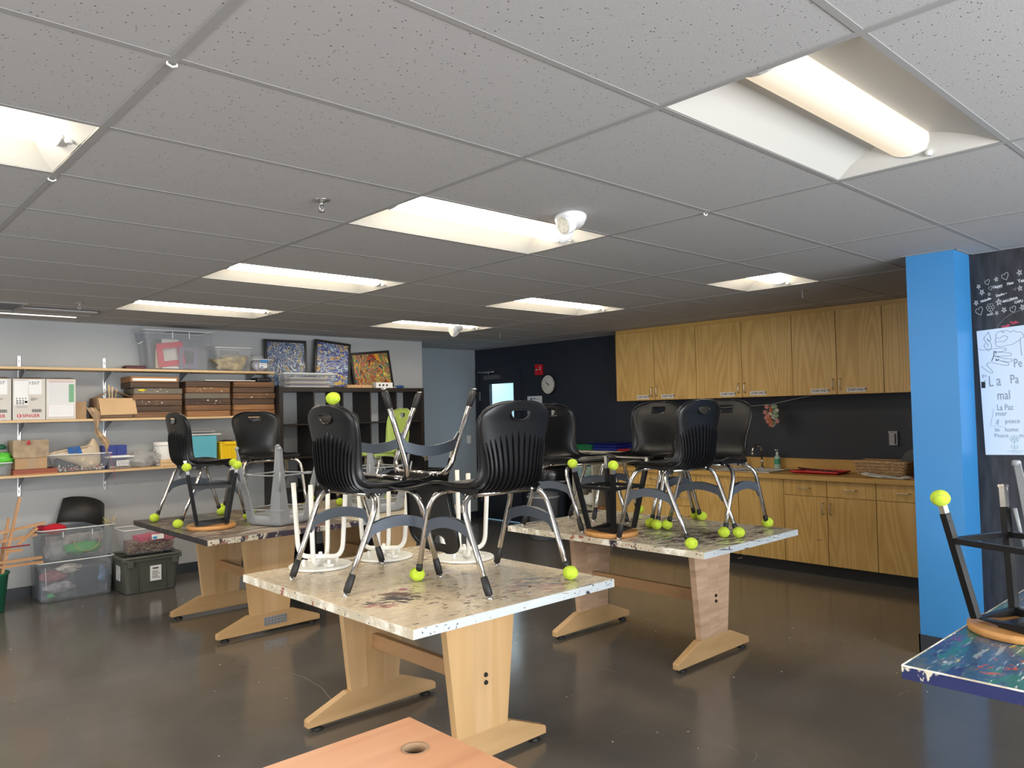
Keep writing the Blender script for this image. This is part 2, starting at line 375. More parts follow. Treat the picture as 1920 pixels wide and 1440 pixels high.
# ------------------------------------------------------------------ ceiling: grid, tiles, recessed fixtures
TX, TY = 1.2192, .6096
lights = {(1,0),(-1,3),(1,3),(1,6),(1,9),(3,6),(3,9),(-1,0),(-1,6),(-1,9),(-3,3),(-3,0),(-3,6)}
ceil = struct(MB().box(XW-.1, XE+.2, YS-.1, 8.1, H+.16, H+.2).build('ceiling', mat('plenum_dark', (.05, .05, .05), .9)))
tilem = MB().box(.006, TX-.006, .006, TY-.006, .001, .018).mesh('tile', M_tile)
J0, J1, I0, I1 = -4, 6, -6, 13
def inside(j, i):
    x0, x1, y0, y1 = j*TX, (j+1)*TX, i*TY, (i+1)*TY
    return x0 < XE and y0 < 8.0 and x1 > XW and y1 > YS and not (x0 >= XP and y1 <= YP+.01)
for j in range(J0, J1):
    for i in range(I0, I1):
        if not inside(j, i) or (j, i) in lights: continue
        x1 = min((j+1)*TX, XE+.0); x0 = max(j*TX, XW)
        y1 = min((i+1)*TY, 7.98)
        if (j, i) == (3, 3):
            MB().box(.006, TX/2-.006, .006, TY-.006, .001, .018).build('tile', M_tile, ceil).location = (j*TX, i*TY, H); continue
        if (j, i) == (0, 10):
            MB().box(.006, TX-.006, .006, TY-.40, .001, .018).build('tile', M_tile, ceil).location = (j*TX, i*TY, H); continue
        if x1-x0 < TX-.01 or y1-i*TY < TY-.01:
            MB().box(x0-j*TX+.004, x1-j*TX-.004, .006, y1-i*TY-.004, .001, .018).build('tile', M_tile, ceil).location = (j*TX, i*TY, H)
        else:
            share('tile', tilem, ceil, loc=(j*TX, i*TY, H))
# T-bars
for j in range(J0, J1):
    x = j*TX
    if x < XW or x > XE: continue
    y1 = 7.98 if x > 5.18 else YN
    y0 = YP if x > XP else YS
    MB().box(x-.012, x+.012, y0, y1, H-.0015, H+.001).box(x-.003, x+.003, y0, y1, H, H+.04).build('main_runner', M_tbar, ceil)
for i in range(I0, I1):
    y = i*TY
    if y < YS or y > 8.0: continue
    x0 = XW if y < YN else 5.18
    x1 = XE if y > YP else XP
    MB().box(x0, x1, y-.010, y+.010, H-.0009, H+.0008).box(x0, x1, y-.003, y+.003, H, H+.035).build('cross_tee', M_tbar, ceil)
MB().box(3.5*TX-.010, 3.5*TX+.010, 3*TY+.011, 4*TY-.011, H-.0007, H+.0006).build('cross_tee', M_tbar, ceil)
# wall angles
MB().box(XW, 5.18, YN-.022, YN, H-.0021, H+.0012).box(XE-.022, XE, YP+.27, 7.98, H-.0015, H+.001).box(5.18, XE, 7.958, 7.98, H-.0015, H+.001).box(XP-.022, XP, YS, YP, H-.0015, H+.001).box(4.385, 4.70, YP-.018, YP, H-.0015, H+.001).box(4.382, 4.40, YP-.018, 1.08, H-.0015, H+.001).build('wall_angle', M_tbar, ceil)

# ceiling fixtures
M_tray = mat('fixture_white', (.70, .68, .63), .38)
M_endc = mat('fixture_end_cap', (.6, .59, .57), .4)
mt, t, b = nt('lens_glow'); M_lens = mt
b.inputs['Base Color'].default_value = (.9, .88, .8, 1); b.inputs['Emission Color'].default_value = (1.0, .88, .70, 1); b.inputs['Emission Strength'].default_value = LAMP; b.inputs['Roughness'].default_value = .4
mt, t, b = nt('lens_glow_dimmed'); M_lens2 = mt
b.inputs['Base Color'].default_value = (.55, .54, .50, 1); b.inputs['Emission Color'].default_value = (1.0, .82, .58, 1); b.inputs['Emission Strength'].default_value = LAMP*.027; b.inputs['Roughness'].default_value = .4
def fixture(x0, y0, L, label, mlens=None):
    """2 ft wide troffer, long axis along x, curved lens down the middle"""
    mlens = mlens or M_lens
    t_ = thing('ceiling_light', label, 'ceiling light', (x0, y0, H), 0, 'recessed troffer lights in the ceiling grid')
    g = .012; W_ = TY; d = .07
    # tray: two curved side wings + sloping ends
    m = MB()
    def wing(y_out, y_in):
        pts = [(y_out, .002), (y_out+(y_in-y_out)*.35, .034), (y_out+(y_in-y_out)*.7, .056), (y_in, d)]
        vs = []; fs = []
        for k, (y, z) in enumerate(pts): 
            e_ = g+.11*(z/d)
            vs += [(e_, y, z), (L-e_, y, z)]
        for k in range(3): fs.append((2*k, 2*k+1, 2*k+3, 2*k+2))
        m.add(vs, fs, True)
    wing(g, W_*.5-.085); wing(W_-g, W_*.5+.085)
    m.build('reflector_wing', M_tray, t_)
    for side in (0, 1):
        xa, xb = (g, g+.11) if side == 0 else (L-g, L-g-.11)
        sg = 1 if side == 0 else -1; ex0 = g if side == 0 else L-g; vs = []; fs = []
        for fr, z in ((0, .002), (.35, .034), (.7, .056), (1, d)):
            ya = g+(W_*.5-.085-g)*fr; yb = W_-g+(W_*.5+.085-W_+g)*fr; e_ = ex0+sg*.11*(z/d)
            vs += [(e_, ya, z), (e_, yb, z)]
        for k in range(3): fs.append((2*k, 2*k+1, 2*k+3, 2*k+2))
        MB().add(vs, fs).build('end_slope', M_tray, t_)
    MB().box(.0, L, 0, .006, -.0, .09).box(0, L, W_-.006, W_, 0, .09).box(0, .006, 0, W_, 0, .09).box(L-.006, L, 0, W_, 0, .09).box(.006, L-.006, .006, W_-.006, .085, .09).build('housing', M_endc, t_)
    # lens: shallow arch bulging downwards
    m = MB(); vs = []; fs = []; K = 12
    for k in range(K+1):
        a = -PI/2+PI*k/K
        y = W_*.5+math.sin(a)*.088; z = .072-math.cos(a)*.055
        vs += [(g+.05, y, z), (L-g-.05, y, z)]
    for k in range(K): fs.append((2*k, 2*k+1, 2*k+3, 2*k+2))
    m.add(vs, fs, True).build('lens', mlens, t_)
    for xa, xb in ((g+.012, g+.05), (L-g-.05, L-g-.012)):
        m = MB(); poly = [(W_*.5+math.sin(-PI/2+PI*k/K)*.092, .076-math.cos(-PI/2+PI*k/K)*.062) for k in range(K+1)]
        m.prism(poly, xa, xb, 'x').build('end_cap', M_endc, t_)
    M_ = TR(L-g-.03, W_*.5-.06, .012)
    MB().lathe([(.012, .012), (.014, .0), (.010, -.008)], 12, M_).build('sensor_knob', M_endc, t_)
    return t_
fixture(1*TX, 0*TY, TX, 'nearest recessed ceiling light at the upper right, dim lens seen from below', M_lens2)
fixture(-1*TX, 3*TY, TX, 'recessed ceiling light cut by the left edge of the photo')
fixture(1*TX, 3*TY, TX, 'recessed ceiling light in the middle, next to the white twin-head emergency light')
fixture(1*TX, 6*TY, TX, 'recessed ceiling light over the left work tables, second of its row from the shelf wall')
fixture(1*TX, 9*TY, TX, 'recessed ceiling light closest to the big clear tote on the top shelf')
fixture(3*TX, 6*TY, TX, 'recessed ceiling light above the wall clock side of the navy wall')
fixture(3*TX, 9*TY, TX, 'farthest recessed ceiling light with a small emergency light overlapping its right end')
fixture(3.5*TX, 3*TY, TX/2, 'short square recessed ceiling light in front of the upper cabinets')
for (j, i, w_) in ((-1, 0, 'right above the camera'), (-1, 6, 'left of the shelf-side work tables'), (-1, 9, 'left of the sewing machine cartons'), (-3, 3, 'in the middle of the west window wall'), (-3, 0, 'at the south end of the west window wall'), (-3, 6, 'at the north end of the west window wall')):  # unseen fixtures continuing the row pattern, added for the light they give
    fixture(j*TX, i*TY, TX, 'unseen recessed ceiling light added for brightness, '+w_)

# supply air vent + bright slot near the shelf wall
t_ = thing('air_vent', 'black louvred air vent in the ceiling at the far left edge', 'vent', (.02, 6.14, H))
MB().box(0, .60, 0, .02, -.006, .004).box(0, .60, .50, .52, -.006, .004).box(0, .02, .02, .50, -.006, .004).box(.58, .60, .02, .50, -.006, .004).build('frame', M_tbar, t_)
MB().box(.02, .58, .02, .50, .03, .034).build('backing', M_rubber, t_)
for k in range(9):
    MB().add([(.02, .05+k*.05, -.004), (.58, .05+k*.05, -.004), (.58, .03+k*.05, .02), (.02, .03+k*.05, .02)], [(0, 1, 2, 3)]).build('louvre', mat('vent_grey', (.12, .12, .12), .5), t_)
t_ = thing('light_leak', 'thin glowing strip imitating a light leak in the ceiling above the sewing machine boxes', 'light', (0, 6.63, H))  # glowing strip imitates a light leak at a tile edge, no lamp
MB().box(.35, 1.12, .19, .23, -.004, .006).build('glow_strip', mat('leak_glow', (.9, .9, .85), .5, emit=(1, .95, .85), es=1.2), t_)
MB().box(.0, TX-.012, -.15, .18, .0045, .018).build('cover_panel', M_tile, t_)

# sprinklers
def sprinkler(x, y, label):
    t_ = thing('sprinkler_head', label, 'sprinkler', (x, y, H), 0, 'ceiling sprinkler heads')
    MB().lathe([(.036, .0), (.036, -.003), (.014, -.008), (.010, -.012)], 20).build('escutcheon', M_steel, t_)
    MB().tube([(0, 0, -.010), (0, 0, -.022)], .008, 8).tube([(-.009, 0, -.02), (-.011, 0, -.035), (0, 0, -.048)], .002, 6).tube([(.009, 0, -.02), (.011, 0, -.035), (0, 0, -.048)], .002, 6).build('frame_arms', M_steel, t_)
    MB().lathe([(.004, -.046), (.016, -.049), (.016, -.051), (.003, -.052)], 14).build('deflector', M_steel, t_)
sprinkler(.933, 2.152, 'chrome sprinkler head nearest the camera, left of the middle ceiling light')
sprinkler(.917, 5.889, 'sprinkler head beside the air vent above the shelf wall')
sprinkler(5.346, 5.921, 'small sprinkler head in front of the navy door wall')
sprinkler(5.243, 2.157, 'sprinkler head in front of the upper wooden cabinets')

# emergency lights (ceiling mounted, two lamp heads)
def emergency(x, y, rz, label):
    t_ = thing('emergency_light', label, 'emergency light', (x, y, H), rz, 'twin-head emergency lights')
    M_ = mat('emergency_white', (.86, .86, .86), .35)
    m = MB(); prof = [(.02, -.055), (.05, -.052), (.075, -.035), (.088, -.012), (.09, 0)]
    m.lathe(prof, 26, Matrix.Diagonal((1.35, .85, 1, 1))).build('base', M_, t_)
    for sx, aim in ((-1, (-.55, -.75, -.32)), (1, (.55, -.75, -.32))):
        c = Vector((sx*.085, -.02, -.055)); q = Vector(aim).to_track_quat('Z', 'Y').to_matrix().to_4x4()
        MM = Matrix.Translation(c) @ q
        MB().lathe([(.012, -.035), (.032, -.028), (.042, -.005), (.045, .03), (.043, .034)], 20, MM).build('lamp_head', M_, t_)
        MB().lathe([(.039, .0345), (.036, .037)], 20, MM).build('led_face', mat('led_face', (.62, .60, .52), .3, bump=.8, bscale=180, var=.2, vscale=90), t_)
emergency(1.99, 1.69, -2.3, 'white twin-head emergency light on the ceiling beside the middle ceiling light')
emergency(4.45, 5.62, -2.3, 'distant small white emergency light overlapping the farthest ceiling light')
# paper hooks hanging from the grid
for k, (x, y, lb) in enumerate([(.0, 1.24, 'small white tape loop on the grid at the upper left'), (.0, 2.50, 'small white tape loop at the corner of the left ceiling light'), (2*TX, 2*TY+.02, 'small white hook on the ceiling grid crossing right of the emergency light')]):
    tag(MB().tube([(x-.012, y, H-.002), (x-.013, y, H-.008), (x, y, H-.013), (x+.012, y, H-.008), (x+.012, y, H-.002)], .003, 6).build('tape_loop', M_white), lb, 'tape')

# ------------------------------------------------------------------ door_1 with window
dr = struct(MB().box(XE-.02, XE+.03, dy0-.05, dy0, 0, dz1+.05).box(XE-.02, XE+.03, dy1, dy1+.05, 0, dz1+.05).box(XE-.02, XE+.03, dy0, dy1, dz1, dz1+.05).build('trim_1', M_navyd))
wy0, wy1, wz0, wz1 = 7.15, 7.66, .95, 1.955
door = struct(MB().box(XE+.0, XE+.045, dy0, wy0, .01, dz1).box(XE, XE+.045, wy1, dy1, .01, dz1).box(XE, XE+.045, wy0, wy1, .01, wz0).box(XE, XE+.045, wy0, wy1, wz1, dz1).build('door_1', M_navyd))
MB().box(XE-.008, XE, wy0-.03, wy0, wz0-.03, wz1+.03).box(XE-.008, XE, wy1, wy1+.03, wz0-.03, wz1+.03).box(XE-.008, XE, wy0, wy1, wz1, wz1+.03).box(XE-.008, XE, wy0, wy1, wz0-.03, wz0).build('window_trim', M_base, door)
mt, t, b = nt('door_glass'); gl = mt
tr = t.nodes.new('ShaderNodeBsdfTransparent'); gs = t.nodes.new('ShaderNodeBsdfGlossy'); gs.inputs['Roughness'].default_value = .02
mx = t.nodes.new('ShaderNodeMixShader'); mx.inputs[0].default_value = .06; link(t, tr.outputs[0], mx.inputs[1]); link(t, gs.outputs[0], mx.inputs[2]); link(t, mx.outputs[0], t.nodes['Material Output'].inputs['Surface'])
MB().box(XE+.02, XE+.026, wy0, wy1, wz0, wz1).build('pane', gl, door)
for z in (1.72, .98, .25): MB().box(XE-.006, XE+.002, dy1-.03, dy1-.012, z, z+.13).build('hinge', M_steel, door)
cl = MB().box(XE-.05, XE, 7.43, 7.74, 2.02, 2.08).build('door_closer', mat('closer_grey', (.14, .14, .15), .4, .5), door)
MB().tube([(XE-.05, 7.62, 2.09), (XE-.07, 7.60, 2.115), (XE-.06, 7.82, 2.13)], .008, 6).tube([(XE-.06, 7.5, 2.125), (XE-.06, 7.85, 2.135)], .009, 6).build('closer_arm', M_steel, cl)
# bright corridor outside the door
struct(MB().box(XE+.12, XE+2.0, 6.2, 6.3, 0, H).box(XE+1.9, XE+2.0, 6.3, 9.2, 0, H).box(XE+.12, XE+2, 9.1, 9.2, 0, H).box(XE+.12, XE+2, 6.2, 9.2, H, H+.1).box(XE+.12, XE+2, 6.2, 9.2, -.1, 0).build('wall_corridor', mat('corridor_pale_blue', (.62, .78, .84), .6)))
area('corridor_light', (XE+1.0, 7.8, H-.02), (0, 0, 0), 1.2, 2.4, 38, (.85, .95, 1))

# ================================================================== WORK TABLES
M_maple = wood('maple', (.52, .31, .135), (.68, .44, .21), (11, 11, .9), .38)
M_maple2 = wood('maple_pale', (.56, .35, .17), (.72, .48, .25), (11, 11, .9), .38)
M_maple3 = wood('figured_maple', (.45, .27, .16), (.80, .56, .38), (2.0, 2.0, 16), .32, bump=.3)
M_foot = wood('maple_foot', (.48, .29, .125), (.64, .41, .20), (1.2, 12, 12), .4)
M_stretch = wood('maple_stretcher', (.36, .20, .09), (.50, .29, .14), (12, 1.0, 12), .42)
DK, BR = (.035, .025, .04), (.10, .06, .05)
P_main = painted('painted_top_cream', (.66, .54, .375), [
    ((.50, .43, .33), 1.5, .46, .30, (1, 2.2, 1), 1), ((.40, .36, .31), 4, .64, .12, (1, 3.5, 1), 2), (DK, 7, .655, .03, (1, 4.5, 1), 3), ((.50, .20, .16), 9, .685, .03, (1, 3, 1), 4),
    ((.10, .12, .28), 8, .68, .02, (1, 4, 1), 5), ((.75, .72, .66), 9, .65, .03, (1, 5, 1), 6), (BR, 16, .67, .02, (1, 2.5, 1), 8)], rough=.24)
P_right = painted('painted_top_grey', (.60, .54, .42), [
    ((.40, .36, .31), 1.8, .42, .28, (1, 2.2, 1), 11), ((.22, .20, .19), 4, .575, .09, (1, 3.5, 1), 12), (DK, 7, .64, .04, (1, 4, 1), 13), ((.06, .07, .15), 9, .63, .02, (1, 3, 1), 14),
    ((.68, .63, .52), 9, .62, .03, (1, 5, 1), 16), ((.45, .12, .1), 10, .67, .02, (1, 3, 1), 17)], rough=.24)
P_dark = painted('painted_top_dark', (.12, .10, .09), [
    ((.40, .34, .26), 4, .55, .07, (1, 3, 1), 21), ((.03, .022, .03), 5, .55, .05, (1, 3, 1), 22), ((.50, .46, .38), 9, .61, .03, (1, 4, 1), 23), ((.32, .18, .1), 6, .60, .04, (1, 3, 1), 24), ((.25, .06, .08), 10, .67, .02, (1, 3, 1), 25)])
P_far = painted('painted_top_far', (.58, .50, .37), [((.36, .30, .22), 4, .52, .08, (1, 3, 1), 31), (BR, 8, .60, .03, (1, 3, 1), 32), (DK, 9, .64, .03, (1, 3, 1), 33)])
P_blue = painted('painted_top_blue', (.030, .085, .16), [
    ((.10, .12, .13), 3, .47, .12, (1, 2.5, 1), 41), ((.02, .14, .12), 4, .52, .06, (1, 3, 1), 42), ((.24, .29, .31), 6, .63, .03, (1, 7, 1), 43), ((.025, .03, .11), 4, .54, .05, (1, 3, 1), 44),
    ((.6, .62, .6), 11, .67, .02, (1, 8, 1), 45), ((.42, .07, .03), 6, .655, .03, (2, 2, 1), 46), ((.5, .45, .08), 8, .70, .02, (1, 4, 1), 47), ((.12, .04, .16), 7, .63, .03, (1, 4, 1), 48)], rough=.25)
E_cream = painted('edge_cream', (.62, .55, .42), [((.9, .86, .76), 6, .5, .1, (1, 1, 1), 51), (DK, 14, .66, .02, (1, 1, .6), 52), ((.35, .12, .08), 12, .69, .02, (1, 1, 1), 53)], rough=.4)
E_white = painted('edge_white', (.56, .60, .61), [((.5, .56, .56), 6, .58, .1, (1, 1, 1), 54), (DK, 12, .67, .02, (1, 1, .7), 55), ((.10, .12, .3), 10, .70, .02, (1, 1, 1), 56), ((.1, .4, .35), 14, .71, .02, (1, 1, 1), 57)], rough=.4)
E_dark = painted('edge_drips', (.60, .54, .42), [(DK, 9, .50, .02, (1, 1, .35), 61), ((.22, .12, .08), 10, .60, .02, (1, 1, 1), 62), ((.3, .03, .05), 12, .66, .02, (1, 1, 1), 63)], rough=.4)
E_black = painted('edge_black', (.022, .02, .022), [((.10, .09, .08), 10, .60, .04, (1, 1, 1), 64)], rough=.4)
E_grey = mat('edge_grey', (.30, .32, .34), .5, var=.08, vscale=5)
E_blue = painted('edge_navy', (.02, .03, .12), [((.70, .66, .52), 9, .63, .02, (1, 1, .8), 71), ((.16, .04, .12), 8, .60, .03, (1, 1, 1), 72), ((.05, .25, .32), 10, .66, .02, (1, 1, 1), 73)], rough=.35)
TH = .76
def table(x0, x1, y0, y1, label, ptop, e_left, e_front, mw=None, plate=False, name='work_table', panels=True, cleat=False):
    """painted top on two T-shaped wooden trestle ends joined by a stretcher along y"""
    cx, cy = (x0+x1)/2, (y0+y1)/2
    t_ = thing(name, label, 'table', (cx, cy, 0))
    a, b_, c_, d_ = x0-cx, x1-cx, y0-cy, y1-cy
    th = .036
    MB().box(a+.003, b_-.003, c_+.003, d_-.003, TH-th, TH-.0005).build('tabletop', ptop, t_, bevel=.002)
    for q in ((a, a+.0035), (b_-.0035, b_)): MB().box(*q, c_, d_, TH-th-.001, TH-.001).build('edge_band', e_left, t_)
    for q in ((c_, c_+.0035), (d_-.0035, d_)): MB().box(a+.0035, b_-.0035, *q, TH-th-.001, TH-.001).build('edge_band', e_front, t_)
    mw = mw or M_maple
    fy = (c_+.31, d_-.29)
    for k, y in enumerate(fy):
        s = -1 if k == 0 else 1
        # upright: three glued boards
        for q in range(3):
            f0, f1 = q/3, (q+1)/3
            top0, top1 = -.205+.41*f0, -.205+.41*f1; bt0, bt1 = -.145+.29*f0, -.145+.29*f1
            MB().prism([(bt0, .142), (bt1, .142), (top1, TH-th-.03), (top0, TH-th-.03)], y-.02, y+.02, 'y').build('upright_board', (mw, M_maple2)[(q+k)%2] if mw is M_maple else mw, t_)
        MB().prism([(-.39, .022), (-.39, .052), (-.385, .06), (-.17, .145), (.17, .145), (.385, .06), (.39, .052), (.39, .022)], y-.022, y+.022, 'y').build('foot', M_foot, t_, bevel=.003)
        for sx in (-.33, .33):
            MB().lathe([(.028, 0), (.030, .006), (.018, .012), (.016, .022)], 14, TR(sx, y, 0)).build('glide', M_rubber, t_)
        MB().box(-.34, .34, y-.045, y+.045, TH-th-.03, TH-th).build('cleat', M_foot, t_)
        for z in (.352, .386): MB().lathe([(.011, 0), (.009, .006)], 12, TR(.02, y+s*.0205, z) @ RX(-PI/2*s)).build('bolt', M_rubber, t_)
    MB().box(-.018, .018, fy[0]+.02, fy[1]-.02, .335, .408).build('stretcher', M_stretch, t_, bevel=.003)
    if plate:
        p = MB().box(-.055, .12, fy[0]-.026, fy[0]-.022, .055, .115).build('mending_plate', M_steel, t_, label='galvanised perforated mending plate')
        m = MB()
        for i in range(7):
            for j in range(3): m.lathe([(.0035, 0), (.0035, .0006)], 8, TR(-.04+i*.024, fy[0]-.026, .066+j*.019) @ RX(PI/2))
        m.build('screw_holes', M_rubber, p, stuff=True)
    return t_
t_main = table(.965, 2.113, 1.583, 3.046, 'nearest painted cream work table in the middle, chairs and white stools on it', P_main, E_cream, E_white)
t_right = table(2.937, 4.003, 1.634, 3.216, 'paint-stained work table at the right, in front of the wooden kitchen cabinets', P_right, E_cream, E_white, M_maple3)
t_left = table(1.262, 2.40, 4.27, 5.75, 'dark paint-crusted work table at the left, near the storage bins', P_dark, E_black, E_dark, plate=True)
t_far = table(2.42, 3.475, 4.275, 5.75, 'far work table behind the nearest one, grey front edge, lime chair on it', P_far, E_cream, E_grey)
def stain(parent, name, cx, cy, w, h, n, m, rot, z=TH-.0003, seed=1, sz=(.004, .02)):
    R = random.Random(seed); mb = MB(); c, s_ = math.cos(rot), math.sin(rot)
    for q in range(n):
        px_, py_ = R.gauss(0, w), R.gauss(0, h); L = R.uniform(*sz)*(1.6 if abs(px_) < w else .8); t_w = L*R.uniform(.12, .4); a = rot+R.gauss(0, .25)
        x_, y_ = cx+px_*c-py_*s_, cy+px_*s_+py_*c; u = Vector((math.cos(a), math.sin(a), 0)); v_ = Vector((-u.y, u.x, 0)); P0 = Vector((x_, y_, z+.0002+q*1e-6))
        pts = [P0+u*L*math.cos(t)*R.uniform(.75, 1.1)+v_*t_w*math.sin(t)*R.uniform(.6, 1.1) for t in [2*PI*k/9 for k in range(9)]]
        mb.add(pts, [list(range(9))])
    o = mb.build(name, m, parent); o['kind'] = 'stuff'; return o
M_st1 = mat('paint_black_violet', (.03, .022, .035), .4); M_st2 = mat('paint_brown_red', (.12, .05, .045), .4); M_st3 = mat('paint_rose', (.45, .16, .15), .4); M_st4 = mat('paint_slate', (.14, .17, .20), .4); M_st5 = mat('paint_violet', (.16, .15, .30), .4)
lx, ly = t_main.location.x, t_main.location.y
stain(t_main, 'paint_stain', 1.215-lx, 2.02-ly, .065, .026, 120, M_st1, -.75, seed=3, sz=(.003, .020))
stain(t_main, 'paint_stain', 1.25-lx, 2.10-ly, .05, .018, 90, M_st2, -.75, seed=4, sz=(.004, .018))
stain(t_main, 'paint_stain', 1.10-lx, 2.02-ly, .05, .03, 50, M_st1, -.7, seed=5, sz=(.003, .015))
stain(t_main, 'paint_stain', 1.08-lx, 1.98-ly, .06, .02, 40, M_st3, -.7, seed=6, sz=(.003, .015))
stain(t_main, 'paint_stain', 1.85-lx, 1.85-ly, .10, .06, 40, M_st4, -.6, seed=7, sz=(.004, .028))
stain(t_main, 'paint_stain', 1.75-lx, 1.75-ly, .14, .06, 45, M_st3, -.6, seed=8, sz=(.003, .022))
stain(t_main, 'paint_stain', 1.6-lx, 2.1-ly, .30, .25, 90, M_st2, -.7, seed=9, sz=(.002, .012))
stain(t_main, 'paint_stain', 1.5-lx, 1.9-ly, .30, .22, 90, M_st1, -.7, seed=10, sz=(.002, .010))
rx, ry = t_right.location.x, t_right.location.y
stain(t_right, 'paint_stain', 3.5-rx, 2.3-ry, .28, .35, 200, M_st1, -.5, seed=11, sz=(.004, .035))
stain(t_right, 'paint_stain', 3.3-rx, 1.9-ry, .18, .14, 120, M_st1, -.4, seed=12, sz=(.004, .03))
stain(t_right, 'paint_stain', 3.6-rx, 1.8-ry, .18, .10, 80, M_st2, -.4, seed=13, sz=(.003, .02))
stain(t_right, 'paint_stain', 3.19-rx, 2.06-ry, .02, .01, 8, mat('paint_green', (.01, .20, .12), .4), -.4, seed=14, sz=(.008, .02))
_q = MB().lathe([(.0, 0), (.020, 0)], 20, TR(1.32-lx, 2.16-ly, TH-.0001), caps=False).build('paint_spot', mat('paint_magenta', (.42, .12, .18), .4), t_main)
# marks on the pale edge bands
def edge_marks(parent, axis, c, a0, a1, n, seed, mats_):
    R = random.Random(seed)
    for k, mm in enumerate(mats_):
        mb = MB()
        for q in range(n):
            a = R.uniform(a0, a1); z_ = TH-R.uniform(.004, .032); L = R.uniform(.001, .006); h_ = R.uniform(.001, .005)
            pts = [(a+L*math.cos(t)*R.uniform(.6, 1.2), z_+h_*math.sin(t)*R.uniform(.6, 1.2)) for t in [2*PI*j/8 for j in range(8)]]
            mb.add([((x_, c, zz) if axis == 'x' else (c, x_, zz)) for x_, zz in pts], [list(range(8))])
        o = mb.build('edge_marks', mm, parent); o['kind'] = 'stuff'
edge_marks(t_main, 'x', 1.583-ly-.0004, -.56, .56, 12, 1, [M_st1, M_st4, M_st5]); edge_marks(t_main, 'y', .965-lx-.0004, -.72, .72, 14, 2, [M_st1, M_st2])
edge_marks(t_right, 'x', 1.634-ry-.0004, -.52, .52, 12, 3, [M_st1, M_st4]); edge_marks(t_right, 'y', 2.937-rx-.0004, -.77, .77, 30, 4, [M_st1, M_st2, mat('paint_red', (.35, .02, .02), .4)])
edge_marks(t_left, 'x', 4.27-t_left.location.y-.0004, -.55, .55, 60, 5, [M_st1, M_st2])
# paint drip on the nearest table's far upright, teal
dyy = 3.046-ly-.29-.0206
MB().add([(-.200, dyy, .694), (-.168, dyy, .694), (-.172, dyy, .678), (-.182, dyy, .670), (-.183, dyy, .600), (-.187, dyy, .600), (-.188, dyy, .670), (-.196, dyy, .678)], [(0,1,2,3,4,5,6,7)]).build('paint_drip', mat('paint_teal', (.01, .35, .33), .4), t_main, label='teal paint drip')
# right front table (painted blue)
def blue_table():
    x0, x1, y0, y1 = 1.762, 3.25, -.92, .172
    cx, cy = (x0+x1)/2, (y0+y1)/2
    t_ = thing('work_table', 'blue paint-smeared work table cut by the right edge of the photo', 'table', (cx, cy, 0))
    hx, hy = (x1-x0)/2, (y1-y0)/2
    MB().box(-hx+.003, hx-.003, -hy+.003, hy-.003, TH-.04, TH-.0005).build('tabletop', P_blue, t_, bevel=.002)
    for q in ((-hx, -hx+.003, -hy, hy), (hx-.003, hx, -hy, hy), (-hx+.003, hx-.003, hy-.003, hy), (-hx+.003, hx-.003, -hy, -hy+.003)): MB().box(*q, TH-.041, TH-.003).build('edge_band', E_blue, t_)
    MB().box(-hx-.001, -hx+.004, -hy, hy, TH-.004, TH).build('worn_edge_line', E_cream, t_)
    MB().box(-hx+.004, hx, hy-.004, hy+.001, TH-.004, TH).build('worn_edge_line', E_cream, t_)
    for k, x in enumerate((-.42, .42)):
        for q in range(3):
            f0, f1 = q/3, (q+1)/3
            top0, top1 = -.205+.41*f0, -.205+.41*f1; bt0, bt1 = -.145+.29*f0, -.145+.29*f1
            MB().prism([(bt0, .142), (bt1, .142), (top1, TH-.07), (top0, TH-.07)], x-.02, x+.02, 'x').build('upright_board', M_maple, t_)
        MB().prism([(-.39, .022), (-.39, .052), (-.17, .145), (.17, .145), (.39, .052), (.39, .022)], x-.022, x+.022, 'x').build('foot', M_maple, t_)
        MB().box(x-.045, x+.045, -.34, .34, TH-.07, TH-.04).build('cleat', M_foot, t_)
        for sy in (-.33, .33): MB().lathe([(.028, 0), (.030, .006), (.016, .022)], 14, TR(x, sy, 0)).build('glide', M_rubber, t_)
    MB().box(-.40, .40, -.018, .018, .335, .408).build('stretcher', M_maple, t_)
blue_table()
